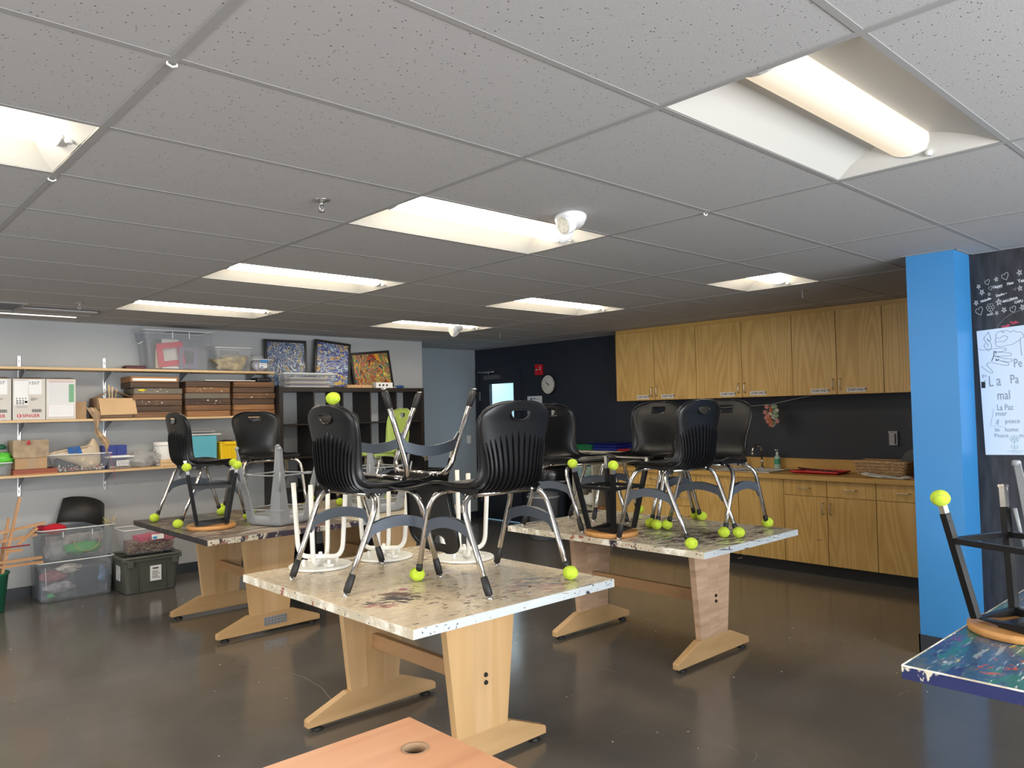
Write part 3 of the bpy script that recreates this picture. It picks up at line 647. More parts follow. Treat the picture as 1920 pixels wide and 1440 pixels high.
# orange laminate desk with cable hole
M_desk = wood('orange_laminate', (.47, .205, .095), (.57, .28, .14), (1.0, 16, 1), .33, bump=.01)
def desk():
    x0, x1, y0, y1, z = -.75, .512, .36, .968, .74
    t_ = thing('desk', 'orange wood-laminate desk with a round cable hole at the bottom edge', 'desk', ((x0+x1)/2, (y0+y1)/2, 0))
    hx, hy = (x1-x0)/2, (y1-y0)/2; gx, gy, gr = .408-(x0+x1)/2, .797-(y0+y1)/2, .032
    # top with a real hole: ring fan
    m = MB(); N = 32
    ring = [(gx+gr*math.cos(2*PI*k/N), gy+gr*math.sin(2*PI*k/N)) for k in range(N)]
    def edgept(a):
        c, s = math.cos(a), math.sin(a)
        tx = ((hx if c > 0 else -hx)-gx)/c if abs(c) > 1e-6 else 1e9
        ty = ((hy if s > 0 else -hy)-gy)/s if abs(s) > 1e-6 else 1e9
        q = min(tx, ty); return (gx+q*c, gy+q*s)
    angs = [2*PI*k/N for k in range(N)]+[math.atan2(sy*hy-gy, sx*hx-gx) % (2*PI) for sx in (-1, 1) for sy in (-1, 1)]
    angs = sorted(set(round(a, 6) for a in angs)); n = len(angs)
    for zz, flip in ((z, False), (z-.028, True)):
        vs = [(gx+gr*math.cos(a), gy+gr*math.sin(a), zz) for a in angs]+[(*edgept(a), zz) for a in angs]
        fs = [((k, k+n, (k+1)%n+n, (k+1)%n) if not flip else (k, (k+1)%n, (k+1)%n+n, k+n)) for k in range(n)]
        m.add(vs, fs)
    o = 0
    for k in range(n):
        m.f.append([k+n, k+n+2*n, (k+1)%n+3*n, (k+1)%n+n]); m.sm.append(False); m.mi.append(0)
        m.f.append([k, (k+1)%n, (k+1)%n+2*n, k+2*n]); m.sm.append(False); m.mi.append(0)
    m.build('desktop', M_desk, t_)
    MB().lathe([(gr-.004, z+.0), (gr+.003, z+.002), (gr+.003, z+.0003), (gr-.0005, z-.0), (gr-.0005, z-.03), (gr-.004, z-.03), (gr-.004, z)], 32, TR(gx, gy, 0), caps=False).build('grommet_ring', M_cardd, t_)
    MB().lathe([(gr-.004, z-.030), (0.001, z-.030)], 24, TR(gx, gy, 0)).build('grommet_cup', mat('dark_fuzz', (.09, .06, .045), .9, bump=1, bscale=200, var=.7, vscale=90), t_)
    for sx in (-1, 1): MB().box(sx*(hx-.05)-.012, sx*(hx-.05)+.012, -hy+.05, hy-.05, 0, z-.028).build('side_panel', M_desk, t_)
    MB().box(-hx+.062, hx-.062, hy-.09, hy-.07, .25, z-.028).build('modesty_panel', M_desk, t_)
desk()

# ================================================================== SHELL CHAIRS
def smooth_curve(keys, n):
    """catmull-rom through keys (tuples) -> n+1 samples"""
    K = [keys[0]]+list(keys)+[keys[-1]]; out = []
    segs = len(keys)-1
    for i in range(n+1):
        u = i/n*segs; k = min(int(u), segs-1); f = u-k
        p = K[k:k+4]
        out.append(tuple(.5*((2*p[1][j])+(-p[0][j]+p[2][j])*f+(2*p[0][j]-5*p[1][j]+4*p[2][j]-p[3][j])*f*f+(-p[0][j]+3*p[1][j]-3*p[2][j]+p[3][j])*f**3) for j in range(len(keys[0]))))
    return out
# profile keys: y (forward), z, half width, side curl (towards the sitter), seat dish
CH_KEYS = [(.215, .440, .135, -.006, .0), (.222, .452, .185, -.004, .0), (.200, .464, .215, .0, .002), (.130, .466, .228, .010, .006), (.050, .458, .226, .016, .010), (-.030, .450, .216, .022, .012),
           (-.095, .450, .205, .030, .012), (-.140, .462, .196, .040, .010), (-.165, .490, .188, .048, .006), (-.178, .530, .184, .052, .004), (-.183, .580, .188, .050, .002), (-.186, .640, .200, .044, .0),
           (-.190, .700, .213, .036, .0), (-.196, .750, .216, .030, .0), (-.203, .785, .203, .024, .0), (-.208, .812, .170, .018, .0), (-.212, .830, .115, .012, .0), (-.214, .837, .055, .008, .0)]
def shell_pt(row, u):
    """u in -1..1 across"""
    y, z, w, curl, dish = row
    return y, z, w, curl, dish
def build_shell(matl, with_ribs=True):
    NR, NC = 68, 20
    rows = smooth_curve(CH_KEYS, NR)
    P = []; NRM = []
    for i, r_ in enumerate(rows):
        a = rows[max(i-1, 0)]; c = rows[min(i+1, NR)]
        ty, tz = c[0]-a[0], c[1]-a[1]; L = math.hypot(ty, tz); ty /= L; tz /= L
        ny, nz = tz, -ty          # inner normal: seat -> up ; back -> forward
        if i < 30 and nz < 0 and abs(nz) > abs(ny): ny, nz = -ny, -nz
        # tangent runs backwards along seat (ty<0): normal up = (tz,-ty)
        row = []
        for j in range(NC+1):
            u = -1+2*j/NC
            au = abs(u)
            lift = r_[3]*(au**2.6) - r_[4]*(1-au*au)
            x = r_[2]*math.sin(u*PI/2*.999) if True else r_[2]*u
            row.append(Vector((x, r_[0]+ny*lift, r_[1]+nz*lift)))
        P.append(row); NRM.append(Vector((0, ny, nz)))
    th = .0055
    vs = []; fs = []
    W = NC+1
    for s in (0, 1):
        for i in range(NR+1):
            for j in range(W): vs.append(P[i][j]-NRM[i]*(th*s))
    o2 = (NR+1)*W
    for i in range(NR):
        for j in range(NC):
            a = i*W+j
            fs.append((a, a+1, a+W+1, a+W)); fs.append((a+o2, a+o2+W, a+o2+W+1, a+o2+1))
    for i in range(NR):
        fs.append((i*W, (i+1)*W, (i+1)*W+o2, i*W+o2)); fs.append((i*W+NC, i*W+NC+o2, (i+1)*W+NC+o2, (i+1)*W+NC))
    for j in range(NC):
        fs.append((j, j+o2, j+1+o2, j+1)); a = NR*W+j; fs.append((a, a+1, a+1+o2, a+o2))
    mb = MB().add(vs, fs, True)
    # edge bead (rolled rim)
    rim = [P[i][0] for i in range(NR+1)]+[P[NR][j] for j in range(1, W)]+[P[i][NC] for i in range(NR-1, -1, -1)]+[P[0][j] for j in range(NC-1, 0, -1)]
    bead = MB().tube([p-Vector((0, 0, 0)) for p in rim], .0046, 6, closed=True).mesh('edge_bead', matl)
    sh = mb.build('tmp_shell', matl)
    # grip opening: half-moon cutter
    cut = MB(); poly = []
    hw = .058; zt, zb = .800, .752
    poly += [(-hw*.95, zt-.004), (-hw*.80, zt), (hw*.80, zt), (hw*.95, zt-.004)]
    for k in range(13):
        a = k/12*PI; poly.append((hw*math.cos(a)*1.0, zt-.010-(zt-.010-zb)*math.sin(a)**.8))
    cut.prism([(x, z) for x, z in poly], -.30, -.10, 'y')
    co = cut.build('tmp_cut', matl)
    bo = sh.modifiers.new('b', 'BOOLEAN'); bo.object = co; bo.operation = 'DIFFERENCE'; bo.solver = 'EXACT'
    dg = bpy.context.evaluated_depsgraph_get(); me = D.meshes.new_from_object(sh.evaluated_get(dg)); me.name = 'seat_shell'
    D.objects.remove(sh); D.objects.remove(co)
    # rolled rim of the grip
    ring = [Vector((x, -.2085+(.785-z)*.10+.028*(abs(x)/.215)**2.6-.0028, z)) for x, z in poly]
    gm = MB().tube(ring, .0042, 6, closed=True).mesh('grip_rim', matl)
    # ribs on the outside of the back, running down and under
    rb = MB()
    for k in range(15):
        u0 = -1+2*(k+.5)/15
        path = []
        for i in range(16, 51):
            r_ = rows[i]; top = 49-4.5*abs(u0)
            if i > top: break
            u = u0*.93*(.82 if i < 30 else .82+.10*(i-30)/14)
            au = abs(u); lift = r_[3]*(au**2.6)-r_[4]*(1-au*au)
            q = Vector((r_[2]*math.sin(u*PI/2), r_[0]+NRM[i].y*lift, r_[1]+NRM[i].z*lift))
            f = min(1, (i-16)/5, (top-i)/4+.25)
            path.append((q-NRM[i]*(th), NRM[i], f))
        vs = []; fs = []
        for q, nn, f in path:
            dpt = .012*max(f, .05)
            for sx in (-.0017, .0017): vs += [q+Vector((sx*1.6, 0, 0)), q+Vector((sx, 0, 0))-nn*dpt]
        for a in range(len(path)-1):
            b_ = a*4; c_ = b_+4
            fs += [(b_, c_, c_+1, b_+1), (b_+1, c_+1, c_+3, b_+3), (b_+3, c_+3, c_+2, b_+2)]
        rb.add(vs, fs, False)
    rib = rb.mesh('back_ribs', matl)
    # mounting flanges under both seat sides with scalloped ears
    fm = []
    for s in (-1, 1):
        fl = MB()
        x = s*.192
        poly = [(.17, .455), (.165, .440), (.15, .424), (.135, .424), (.12, .436), (.03, .432), (.0, .430), (-.02, .424), (-.035, .414), (-.05, .414), (-.062, .43), (-.085, .405), (-.10, .405), (-.115, .43), (-.135, .448), (-.05, .452), (.05, .460)]
        fl.prism(poly, x-.003, x+.003, 'x'); fm.append(fl.mesh('seat_flange', matl))
    sc = MB()
    for s in (-1, 1):
        for (y, z) in ((.142, .431), (-.042, .421), (-.092, .412)):
            sc.lathe([(.0065, 0), (.0055, .002), (.002, .003)], 10, TR(s*.1955, y, z) @ RY(s*PI/2))
    sm_ = sc.mesh('screws', M_chrome)
    return me, gm, rib, fm, sm_, bead
def chair_parts():
    P = {}
    rad = .0132
    def leg(sx, fy, ry, rz):
        G = Vector((sx*.25, fy, 0)); K = Vector((sx*.262, ry, rz)); F = G.lerp(K, .07); E_ = Vector((sx*.165, ry, rz))
        S_ = K+(F-K).normalized()*.105
        return [F, F.lerp(S_, .5)]+arcpts(S_, K, E_, 12)
    # rear legs, front legs (each half of a bent U), the straight rail of each U
    for nm, (fy, ry, rz) in dict(rear=(-.262, -.085, .423), front=(.262, .128, .428)).items():
        for sx in (-1, 1):
            P[nm, sx] = MB().tube(leg(sx, fy, ry, rz), rad, 12).mesh('leg', M_chrome)
        P[nm, 0] = MB().tube([(-.165, ry, rz), (.165, ry, rz)], rad*.99, 12).mesh('cross_rail', M_chrome)
    # side brace: arched steel plate between front and rear leg
    for sx in (-1, 1):
        m = MB(); up_ = []; lo = []
        for k in range(13):
            f = k/12; y = -.152+.330*f; a = math.sin(f*PI)**.85
            up_.append((y, .288+.036*a)); lo.append((y, .236+.038*a-(.024 if k in (0, 12) else 0)))
        x = sx*.252
        m.prism(up_+lo[::-1], x-.003-(.006 if sx < 0 else 0), x+.003+(.006 if sx > 0 else 0), 'x')
        # flanged upper lip
        vs = []; fs = []
        for (y, z) in up_: vs += [(x-.011, y, z), (x+.011, y, z)]
        for k in range(12): fs.append((2*k, 2*k+2, 2*k+3, 2*k+1))
        m.add(vs, fs)
        for (y, z) in ((-.138, .268), (.164, .268)): m.lathe([(.008, 0), (.006, .003)], 10, TR(x+sx*.009, y, z) @ RY(sx*PI/2))
        P['brace', sx] = m.mesh('side_brace', M_brace)
    # foot fittings in the direction of the leg
    for nm, fy, ry, rz in (('rear', -.262, -.085, .423), ('front', .262, .128, .428)):
        for sx in (-1, 1):
            dirv = Vector((sx*.012, ry-fy, rz)).normalized()
            q = dirv.to_track_quat('Z', 'Y').to_matrix().to_4x4(); MM = Matrix.Translation((sx*.25, fy, .0)) @ q
            P['boot', nm, sx] = MB().lathe([(.012, .014), (.0165, .018), (.0175, .05), (.0152, .095), (.0133, .097)], 16, MM).mesh('rubber_boot', M_rubber)
            P['glide', nm, sx] = MB().lathe([(.0125, .0), (.0135, .003), (.008, .007), (.006, .016)], 14, TR(sx*.25, fy, 0)).mesh('glide', M_steel)
            P['ball', nm, sx] = MB().ball((sx*.25, fy, .0325), .0355, 18, 12, jit=.07, sc=(1.03, 1.03, .91), seed=sx+fy).mesh('tennis_ball', M_felt)
            # seam line of the ball
            seam = [Vector((sx*.25, fy, .0325))+.0345*Vector((math.cos(a)*.9, math.sin(a)*.9, .42*math.sin(2*a))).normalized()*1.0 for a in [2*PI*k/28 for k in range(28)]]
            P['seam', nm, sx] = MB().tube(seam, .0009, 5, closed=True).mesh('seam', mat('seam_grey', (.38, .45, .12), .8))
            P['sboot', nm, sx] = MB().lathe([(.0155, .052), (.0158, .085), (.0133, .087)], 14, MM).mesh('rubber_boot', M_rubber)
    return P
CP = chair_parts()
SH_black = build_shell(M_shell)
M_lime = mat('lime_shell', (.40, .52, .12), .38)
SH_lime = build_shell(M_lime)
def chair(x, y, rz, label, feet, z=TH, shell=None, group='black shell chairs set on the tables', flip=False, tilt=(0, 0), bare=()):
    """feet: dict (rear/front, -1/1) -> 'ball' | 'boot'; flip = upside down"""
    t_ = thing('shell_chair', label, 'chair', (x, y, z), 0, group)
    t_.rotation_mode = 'XYZ'
    M_ = RZ(rz) @ (RX(PI) if flip else Matrix.Identity(4)) @ RX(tilt[0]) @ RY(tilt[1])
    t_.matrix_world = TR(x, y, z) @ M_
    sh = shell or SH_black
    s_ = share('seat_shell', sh[0], t_)
    share('grip_rim', sh[1], s_); share('edge_bead', sh[5], s_); r_ = share('back_ribs', sh[2], s_); r_['kind'] = 'stuff'
    [share('seat_flange', q_, s_) for q_ in sh[3]]; q = share('screws', sh[4], s_); q['kind'] = 'stuff'
    for nm in ('rear', 'front'):
        for sx in (-1, 1):
            lg = share('leg', CP[nm, sx], t_)
            kind = feet.get((nm, sx), 'boot')
            if kind == 'ball':
                share('rubber_boot', CP['sboot', nm, sx], lg)
                b_ = share('tennis_ball', CP['ball', nm, sx], t_); share('seam', CP['seam', nm, sx], b_)
            elif kind == 'boot':
                share('rubber_boot', CP['boot', nm, sx], lg); share('glide', CP['glide', nm, sx], lg)
        share('cross_rail', CP[nm, 0], t_)
    for sx in (-1, 1): share('side_brace', CP['brace', sx], t_)
    return t_
# local axes: +y forward, +x right-hand side when facing forward (rz=0)
# nearest table: right chair faces +y
chair(1.715, 1.985, 0, 'ribbed-back black chair at the right end of the nearest table', {('front', -1): 'ball', ('rear', 1): 'ball'})
chair(1.335, 2.49, -PI/2, 'black chair on the nearest table that carries another chair upside down', {})
chair(1.555, 2.465, -PI/2-.05, 'black chair upside down on the seat of another chair, chrome legs in the air', {('front', -1): 'ball'}, z=TH+.912, flip=True)
# right table
chair(3.238, 2.01, .0, 'black ribbed-back chair on the right table, dark blue sheen, all feet in tennis balls', {('rear', -1): 'ball', ('rear', 1): 'ball', ('front', -1): 'boot', ('front', 1): 'ball'})
chair(3.70, 2.07, PI/2, 'black chair at the right end of the right table, facing left, nearest the sink', {('rear', -1): 'ball', ('rear', 1): 'ball', ('front', -1): 'ball', ('front', 1): 'ball'})
chair(3.735, 2.645, PI/2, 'black chair on the right table below the first STAFF ONLY door pair, facing left', {('rear', -1): 'ball', ('rear', 1): 'ball', ('front', -1): 'ball', ('front', 1): 'boot'})
chair(3.27, 2.885, PI+.06, 'black chair on the left end of the right table, below the wall clock', {('front', 1): 'boot'})
# left table
chair(1.605, 5.265, -PI/2, 'black chair in profile on the dark left table, tennis balls on its feet', {(a, b_): 'ball' for a in ('rear', 'front') for b_ in (-1, 1)})
chair(2.25, 5.52, PI, 'black chair facing the camera on the left table, behind the grey plastic stool', {(a, b_): 'ball' for a in ('rear', 'front') for b_ in (-1, 1)})
chair(3.07, 5.53, PI, 'black chair on the far table, mostly hidden behind the ribbed chair', {(a, b_): 'ball' for a in ('rear', 'front') for b_ in (-1, 1)})
chair(3.12, 5.05, PI/2-.15, 'lime green shell chair on the far table', {}, shell=SH_lime, group='lime chairs')

# ================================================================== STOOLS, ALL UPSIDE DOWN
M_seat = wood('stool_seat_wood', (.44, .20, .055), (.62, .32, .11), (2, 14, 14), .4)
def black_stool(x, y, rz, label, balls=(0,), r=.168, hh=.475):
    t_ = thing('black_stool', label, 'stool', (x, y, TH), rz, 'black steel stools upside down on the tables')
    MB().lathe([(r-.006, 0), (r, .004), (r, .022), (r-.005, .027)], 40).build('seat', M_seat, t_)
    a0, a1 = .098, .158; z0 = .030
    fr = MB().tube([(-a0, -a0, z0+.011), (a0, -a0, z0+.011), (a0, a0, z0+.011), (-a0, a0, z0+.011)], .011, closed=True, square=True).build('seat_frame', M_blksteel, t_)
    MB().box(-.10, .10, -.022, .022, .028, .045).build('mounting_bar', M_blksteel, fr)
    zt = .40
    for k, (sx, sy) in enumerate(((-1, -1), (1, -1), (1, 1), (-1, 1))):
        top = lambda z: (sx*(a0+(a1-a0)*(z-z0)/(zt-z0)), sy*(a0+(a1-a0)*(z-z0)/(zt-z0)), z)
        lg = MB().tube([top(z0+.01), top(zt)], .0125, square=True).build('leg', M_blksteel, t_)
        hb = hh-(.028 if k in balls else 0)
        ex = MB().tube([top(zt-.01), top(hb)], .0105, square=True).build('leg_extension', M_steel, t_)
        m = MB()
        for dz in (.015, .04): 
            c = top(zt-.03+dz); m.lathe([(.005, 0), (.004, .003)], 8, TR(c[0], c[1]-.0130, c[2]-.012) @ RX(PI/2))
        m.build('bolts', M_rubber, lg, stuff=True)
        if k in balls:
            c = top(hh-.022)
            b_ = MB().ball(c, .0325, 18, 12, jit=.06, sc=(1, 1, .9), seed=k+x).build('tennis_ball', M_felt, t_)
            seam = [Vector(c)+.0325*Vector((math.cos(a), math.sin(a), .5*math.sin(2*a))).normalized() for a in [2*PI*q/24 for q in range(24)]]
            MB().tube(seam, .0009, 5, closed=True).build('seam', mat('seam_grey', (.38, .45, .12), .8), b_)
        else:
            MB().tube([top(hh-.004), top(hh+.006)], .0125, square=True).build('foot_cap', M_chrome, t_)
    zr = .305; q = a0+(a1-a0)*(zr-z0)/(zt-z0)
    for (p0, p1) in (((-q, -q), (q, -q)), ((q, -q), (q, q)), ((q, q), (-q, q)), ((-q, q), (-q, -q))):
        MB().tube([(*p0, zr), (*p1, zr)], .010, square=True).build('footrest_bar', M_blksteel, t_)
    return t_
black_stool(1.515, 4.835, -.33, 'upturned black steel stool with tennis balls on the dark left table', balls=(0, 2, 1))
black_stool(3.10, 2.42, 0, 'upturned black steel stool with two tennis balls on the right table', balls=(0, 3))
black_stool(3.30, 4.66, .2, 'upturned black steel stool on the far table, mostly behind chair legs', balls=())
black_stool(2.375, .0, -.35, 'upturned black steel stool with a tennis ball on the blue table at the right edge', balls=(3,))

M_gpl = mat('grey_moulded_plastic', (.27, .285, .30), .36)
def grey_stool(x, y, rz, label, top=.575):
    t_ = thing('plastic_stool', label, 'stool', (x, y, TH), rz, 'grey moulded plastic stools upside down')
    s0 = .165
    # seat tray: rounded square, hollow side up
    def rsq(h, r_, z, n=6):
        pts = []
        for cx, cy, a0 in ((h-r_, h-r_, 0), (-h+r_, h-r_, PI/2), (-h+r_, -h+r_, PI), (h-r_, -h+r_, 1.5*PI)):
            for k in range(n+1):
                a = a0+PI/2*k/n; pts.append((cx+r_*math.cos(a), cy+r_*math.sin(a), z))
        return pts
    rings = [rsq(s0-.03, .03, 0), rsq(s0-.008, .045, .004), rsq(s0, .05, .02), rsq(s0+.004, .05, .075), rsq(s0-.004, .045, .075), rsq(s0-.008, .045, .022), rsq(s0-.03, .03, .012)]
    n = len(rings[0]); vs = [p for r_ in rings for p in r_]; fs = [list(range(n))[::-1], list(range((len(rings)-1)*n, len(rings)*n))]
    for i in range(len(rings)-1):
        for j in range(n): fs.append((i*n+j, i*n+(j+1)%n, (i+1)*n+(j+1)%n, (i+1)*n+j))
    MB().add(vs, fs, True).build('seat', M_gpl, t_)
    for sx in (-1, 1):
        for sy in (-1, 1):
            # leg: L-section tapering column, fat at the seat
            m = MB(); N = 10; vs = []; fs = []
            for k in range(N+1):
                f = k/N; z = .02+(top-.03)*f; c = s0+.002+.055*f
                w = .085*(1-f)**1.3*.9+.030; d_ = .006
                ins = w
                prof = [(c, c), (c-ins, c), (c-ins, c-d_), (c-d_-.006, c-d_-.006), (c-d_, c-ins), (c, c-ins)]
                # round the outer corner
                prof[0] = (c-.006, c-.006)
                vs += [(sx*px, sy*py, z) for px, py in prof]
            for k in range(N):
                for j in range(6): fs.append((k*6+j, k*6+(j+1)%6, (k+1)*6+(j+1)%6, (k+1)*6+j))
            fs += [list(range(6)), [N*6+j for j in range(6)]]
            lg = m.add(vs, fs, False).build('leg', M_gpl, t_, bevel=.002)
            c = s0+.057-.014
            MB().lathe([(.016, top-.02), (.015, top-.004), (.011, top)], 12, TR(sx*c, sy*c, 0)).build('foot_cap', M_gpl, lg)
            g = s0+.03
            MB().tube([(sx*(g+.004), sy*(g+.004), .26), (sx*(g+.022), sy*(g+.022), .40)], .007, 8).build('leg_groove', M_gpl, lg)
    for z, ins in ((.365, .028), (.115, .006)):
        q = s0+.055*(z/top)-ins
        for (p0, p1) in (((-q, -q), (q, -q)), ((q, -q), (q, q)), ((q, q), (-q, q)), ((-q, q), (-q, -q))):
            MB().tube([(*p0, z), (p0[0]*.85+p1[0]*.15, p0[1]*.85+p1[1]*.15, z), (p0[0]*.8+p1[0]*.2, p0[1]*.8+p1[1]*.2, z), (p0[0]*.2+p1[0]*.8, p0[1]*.2+p1[1]*.8, z), (p0[0]*.15+p1[0]*.85, p0[1]*.15+p1[1]*.85, z), (*p1, z)], [.010, .009, .0055, .0055, .009, .010] if z > .2 else [.006]*6, 8).build('stretcher', M_gpl, t_)
    return t_
grey_stool(1.955, 4.665, .35, 'upturned grey moulded plastic stool at the right end of the left table')
grey_stool(2.80, 4.68, .1, 'upturned grey moulded plastic stool on the far table, between the black chairs', .54)

M_wt = mat('white_enamel', (.78, .77, .72), .32)
def white_stool(x, y, rz, label, hh=.44, r=.163):
    t_ = thing('white_stool', label, 'stool', (x, y, TH), rz, 'white tube stools upside down on the nearest table')
    MB().lathe([(r-.010, 0), (r-.001, .003), (r, .010), (r-.004, .013), (r-.02, .012)], 40).build('seat', M_wt, t_)
    for q in range(2):
        M_ = RZ(PI/2*q); zb = .030+.022*q; a = .118; b_ = .142
        path = [(-b_, 0, hh)]+arcpts((-a-.004, 0, zb+.075), (-a, 0, zb), (-a+.05, 0, zb), 7)+arcpts((a-.05, 0, zb), (a, 0, zb), (a+.004, 0, zb+.075), 7)+[(b_, 0, hh)]
        MB().tube(path, .0125, 12, M=M_).build('leg_frame', M_wt, t_)
    MB().box(-.115, .115, -.016, .016, .013, .026, M=RZ(PI/4)).build('seat_bracket', M_wt, t_)
    m = MB()
    for k in range(4): m.lathe([(.009, .012), (.009, .045), (.006, .048)], 10, RZ(PI/4+PI/2*k) @ TR(.095, 0, 0))
    m.lathe([(.012, .05), (.010, .075), (.004, .077)], 10)
    m.build('rubber_stops', M_wt, t_, stuff=True)
    return t_
white_stool(1.335, 2.93, .75, 'upturned white tube stool at the left edge of the nearest table')
white_stool(1.70, 2.885, .75, 'upturned white tube stool in the middle of the back row on the nearest table', r=.16)
white_stool(1.975, 2.52, 1.1, 'upturned white tube stool under the hanging backrest, rightmost of the white stools', hh=.47)
grey_stool(2.785, -.152, .03, 'upturned grey stool at the extreme right edge, only one leg tip in view')

# ================================================================== SHELF WALL (left in the photo)
M_pine = wood('pine_shelf', (.60, .40, .20), (.74, .53, .30), (1.0, 12, 12), .5)
SZ = (2.03, 1.57, 1.10)
SNAME = ('top', 'middle', 'lowest')
for k, z in enumerate(SZ):
    tag(MB().box(-.75, 3.03, 6.935, 7.215, z-.022, z).build('shelf_board', M_pine, bevel=.002), 'long pine shelf board on brackets, %s of the three' % SNAME[k], 'shelf', 'wall shelf boards')
for k, x in ((3, .07), (4, .757), (5, 1.45), (6, 2.14), (7, 2.83)):
    lb = {4: 'slotted metal shelf upright left of the cardboard boxes, nearer the photo edge', 5: 'slotted metal shelf upright behind the open cardboard box', 6: 'slotted metal shelf upright mostly hidden behind the stacked wooden trays', 7: 'slotted metal shelf upright next to the black cube shelving'}.get(k, 'slotted metal shelf upright beyond the left edge of the photo')
    t_ = thing('shelf_upright', lb, 'shelf upright', (x, YN, 0), 0, 'slotted shelf uprights')
    MB().box(-.012, .012, -.014, 0, .90, 2.14).build('rail', M_steel, t_)
    m = MB()
    for q in range(24): m.box(-.003, .003, -.0146, -.014, .93+q*.05, .955+q*.05)
    m.build('slots', M_rubber, t_, stuff=True)
    for z in SZ:
        MB().prism([(-.014, z-.025), (-.26, z-.025), (-.26, z-.04), (-.20, z-.045), (-.05, z-.10), (-.014, z-.125)], -.004, .004, 'x').build('bracket', mat('bracket_grey', (.17, .18, .20), .45, .3), t_)

def rbox(name, x0, x1, y0, y1, z0, z1, m, bevel=.003, parent=None):
    return MB().box(x0, x1, y0, y1, z0, z1).build(name, m, parent, bevel=bevel)
def tub(name, label, cat, x, y, z, w, d, h, m, rz=0, taper=.86, th=.003, rim=.012, group=None, lid=None, rimm=None, ledge=True):
    """open tapered container with a rolled rim; origin at the base centre"""
    t_ = thing(name, label, cat, (x, y, z), rz, group)
    w0, d0 = w*taper, d*taper
    def ring(ww, dd, zz, r_, n=4):
        pts = []
        for cx, cy, a0 in ((ww/2-r_, dd/2-r_, 0), (-ww/2+r_, dd/2-r_, PI/2), (-ww/2+r_, -dd/2+r_, PI), (ww/2-r_, -dd/2+r_, 1.5*PI)):
            for k in range(n+1):
                a = a0+PI/2*k/n; pts.append((cx+r_*math.cos(a), cy+r_*math.sin(a), zz))
        return pts
    r_ = min(w, d)*.10
    rings = [ring(w0*.96, d0*.96, 0, r_), ring(w0, d0, .008, r_)]
    if ledge: rings += [ring(w0+(w-w0)*.55, d0+(d-d0)*.55, h*.74, r_), ring(w*.975, d*.975, h*.77, r_)]
    rings += [ring(w, d, h, r_)]
    n = len(rings[0]); vs = [p for q in rings for p in q]; fs = [list(range(n))[::-1]]
    for i in range(len(rings)-1):
        for j in range(n): fs.append((i*n+j, i*n+(j+1)%n, (i+1)*n+(j+1)%n, (i+1)*n+j))
    b_ = MB().add(vs, fs, False).build('body', m, t_)
    if th > .0035:
        so = b_.modifiers.new('thick', 'SOLIDIFY'); so.thickness = th; so.offset = -1
    rp = ring(w+.004, d+.004, h, r_)
    MB().tube(rp, rim*.5, 6, closed=True).build('rim', rimm or m, t_)
    if lid:
        MB().box(-w/2-.008, w/2+.008, -d/2-.008, d/2+.008, h, h+.012).box(-w/2+.02, w/2-.02, -d/2+.02, d/2-.02, h+.012, h+.018).build('lid', lid, t_, bevel=.004)
    return t_
C_clear = clear('clear_plastic', (.80, .82, .84), .15, .18)
C_clear2 = clear('frosted_plastic', (.66, .68, .72), .17, .3)
C_rim = clear('clear_rim', (.85, .87, .88), .7, .25)
C_bag = clear('clear_film', (.85, .86, .87), .22, .08)

# --- top shelf
z = SZ[0]+.001
t_ = thing('storage_box', 'small dark red case on the top shelf, left of the big clear tote', 'box', (1.665, 7.05, z))
MB().box(-.09, .09, -.06, .06, 0, .033).build('body', mat('maroon', (.09, .012, .02), .5), t_, bevel=.008)
MB().box(-.091, .091, -.061, .061, .020, .023).build('lid_seam', M_rubber, t_)
t_ = tub('storage_tote', 'largest clear tote on the top shelf holding red and grey frame mats, touching the ceiling', 'storage tote', 2.045, 7.065, z, .66, .30, .375, C_clear2, taper=.86, rimm=C_rim)
for sx in (-1, 1): MB().tube([(sx*.31, -.05, .27), (sx*.335, -.04, .25), (sx*.335, .04, .25), (sx*.31, .05, .27)], .006, 6).build('handle', C_rim, t_)
for q in (-.07, .09): MB().box(q-.004, q+.004, -.154, -.148, .30, .365).build('rib', C_rim, t_)
def matframe(nm, label, x, y, z, w, h, bw, m, tilt, lean=0, m2=None):
    M_ = TR(x, y, z) @ RX(lean) @ RY(tilt)
    bm_ = MB()
    bm_.box(-w/2, w/2, -.002, .002, 0, bw, M_).box(-w/2, w/2, -.002, .002, h-bw, h, M_).box(-w/2, -w/2+bw, -.002, .002, bw, h-bw, M_).box(w/2-bw, w/2, -.002, .002, bw, h-bw, M_)
    return tag(bm_.build(nm, m), label, 'frame mat', 'picture frame mats in the big tote')
matframe('frame_mat', 'red picture mat tilted inside the big clear tote', 1.99, 6.965, z+.035, .25, .23, .055, mat('mat_red', (.60, .08, .11), .7), -.13)
matframe('frame_mat', 'lavender-grey picture mat in front of the red one inside the big tote', 2.14, 6.957, z+.015, .18, .21, .04, mat('mat_lilac', (.23, .21, .28), .7), 0)
for k, (dx, c, ww) in enumerate(((-.18, (.75, .58, .38), .045), (-.13, (.55, .55, .58), .025), (-.06, (.7, .68, .62), .16))):
    tag(rbox('board', 2.045+dx-ww/2, 2.045+dx+ww/2, 6.99+.012*k, 6.994+.012*k, z+.012, z+.20+.05*k, mat('board_%d' % k, c, .7), .0005), ('tan board upright at the left inside the big clear tote', 'thin grey board standing inside the big clear tote', 'wide off-white board behind the red mat in the big tote')[k], 'board')
m = MB()
for q in range(3): m.box(1.90, 2.10, 6.972+.004*q, 6.974+.004*q, z+.012+.03*q, z+.03+.03*q)
tag(m.build('paper_strips', M_paper), 'white paper strips seen through the red mat in the big tote', 'paper')['kind'] = 'stuff'
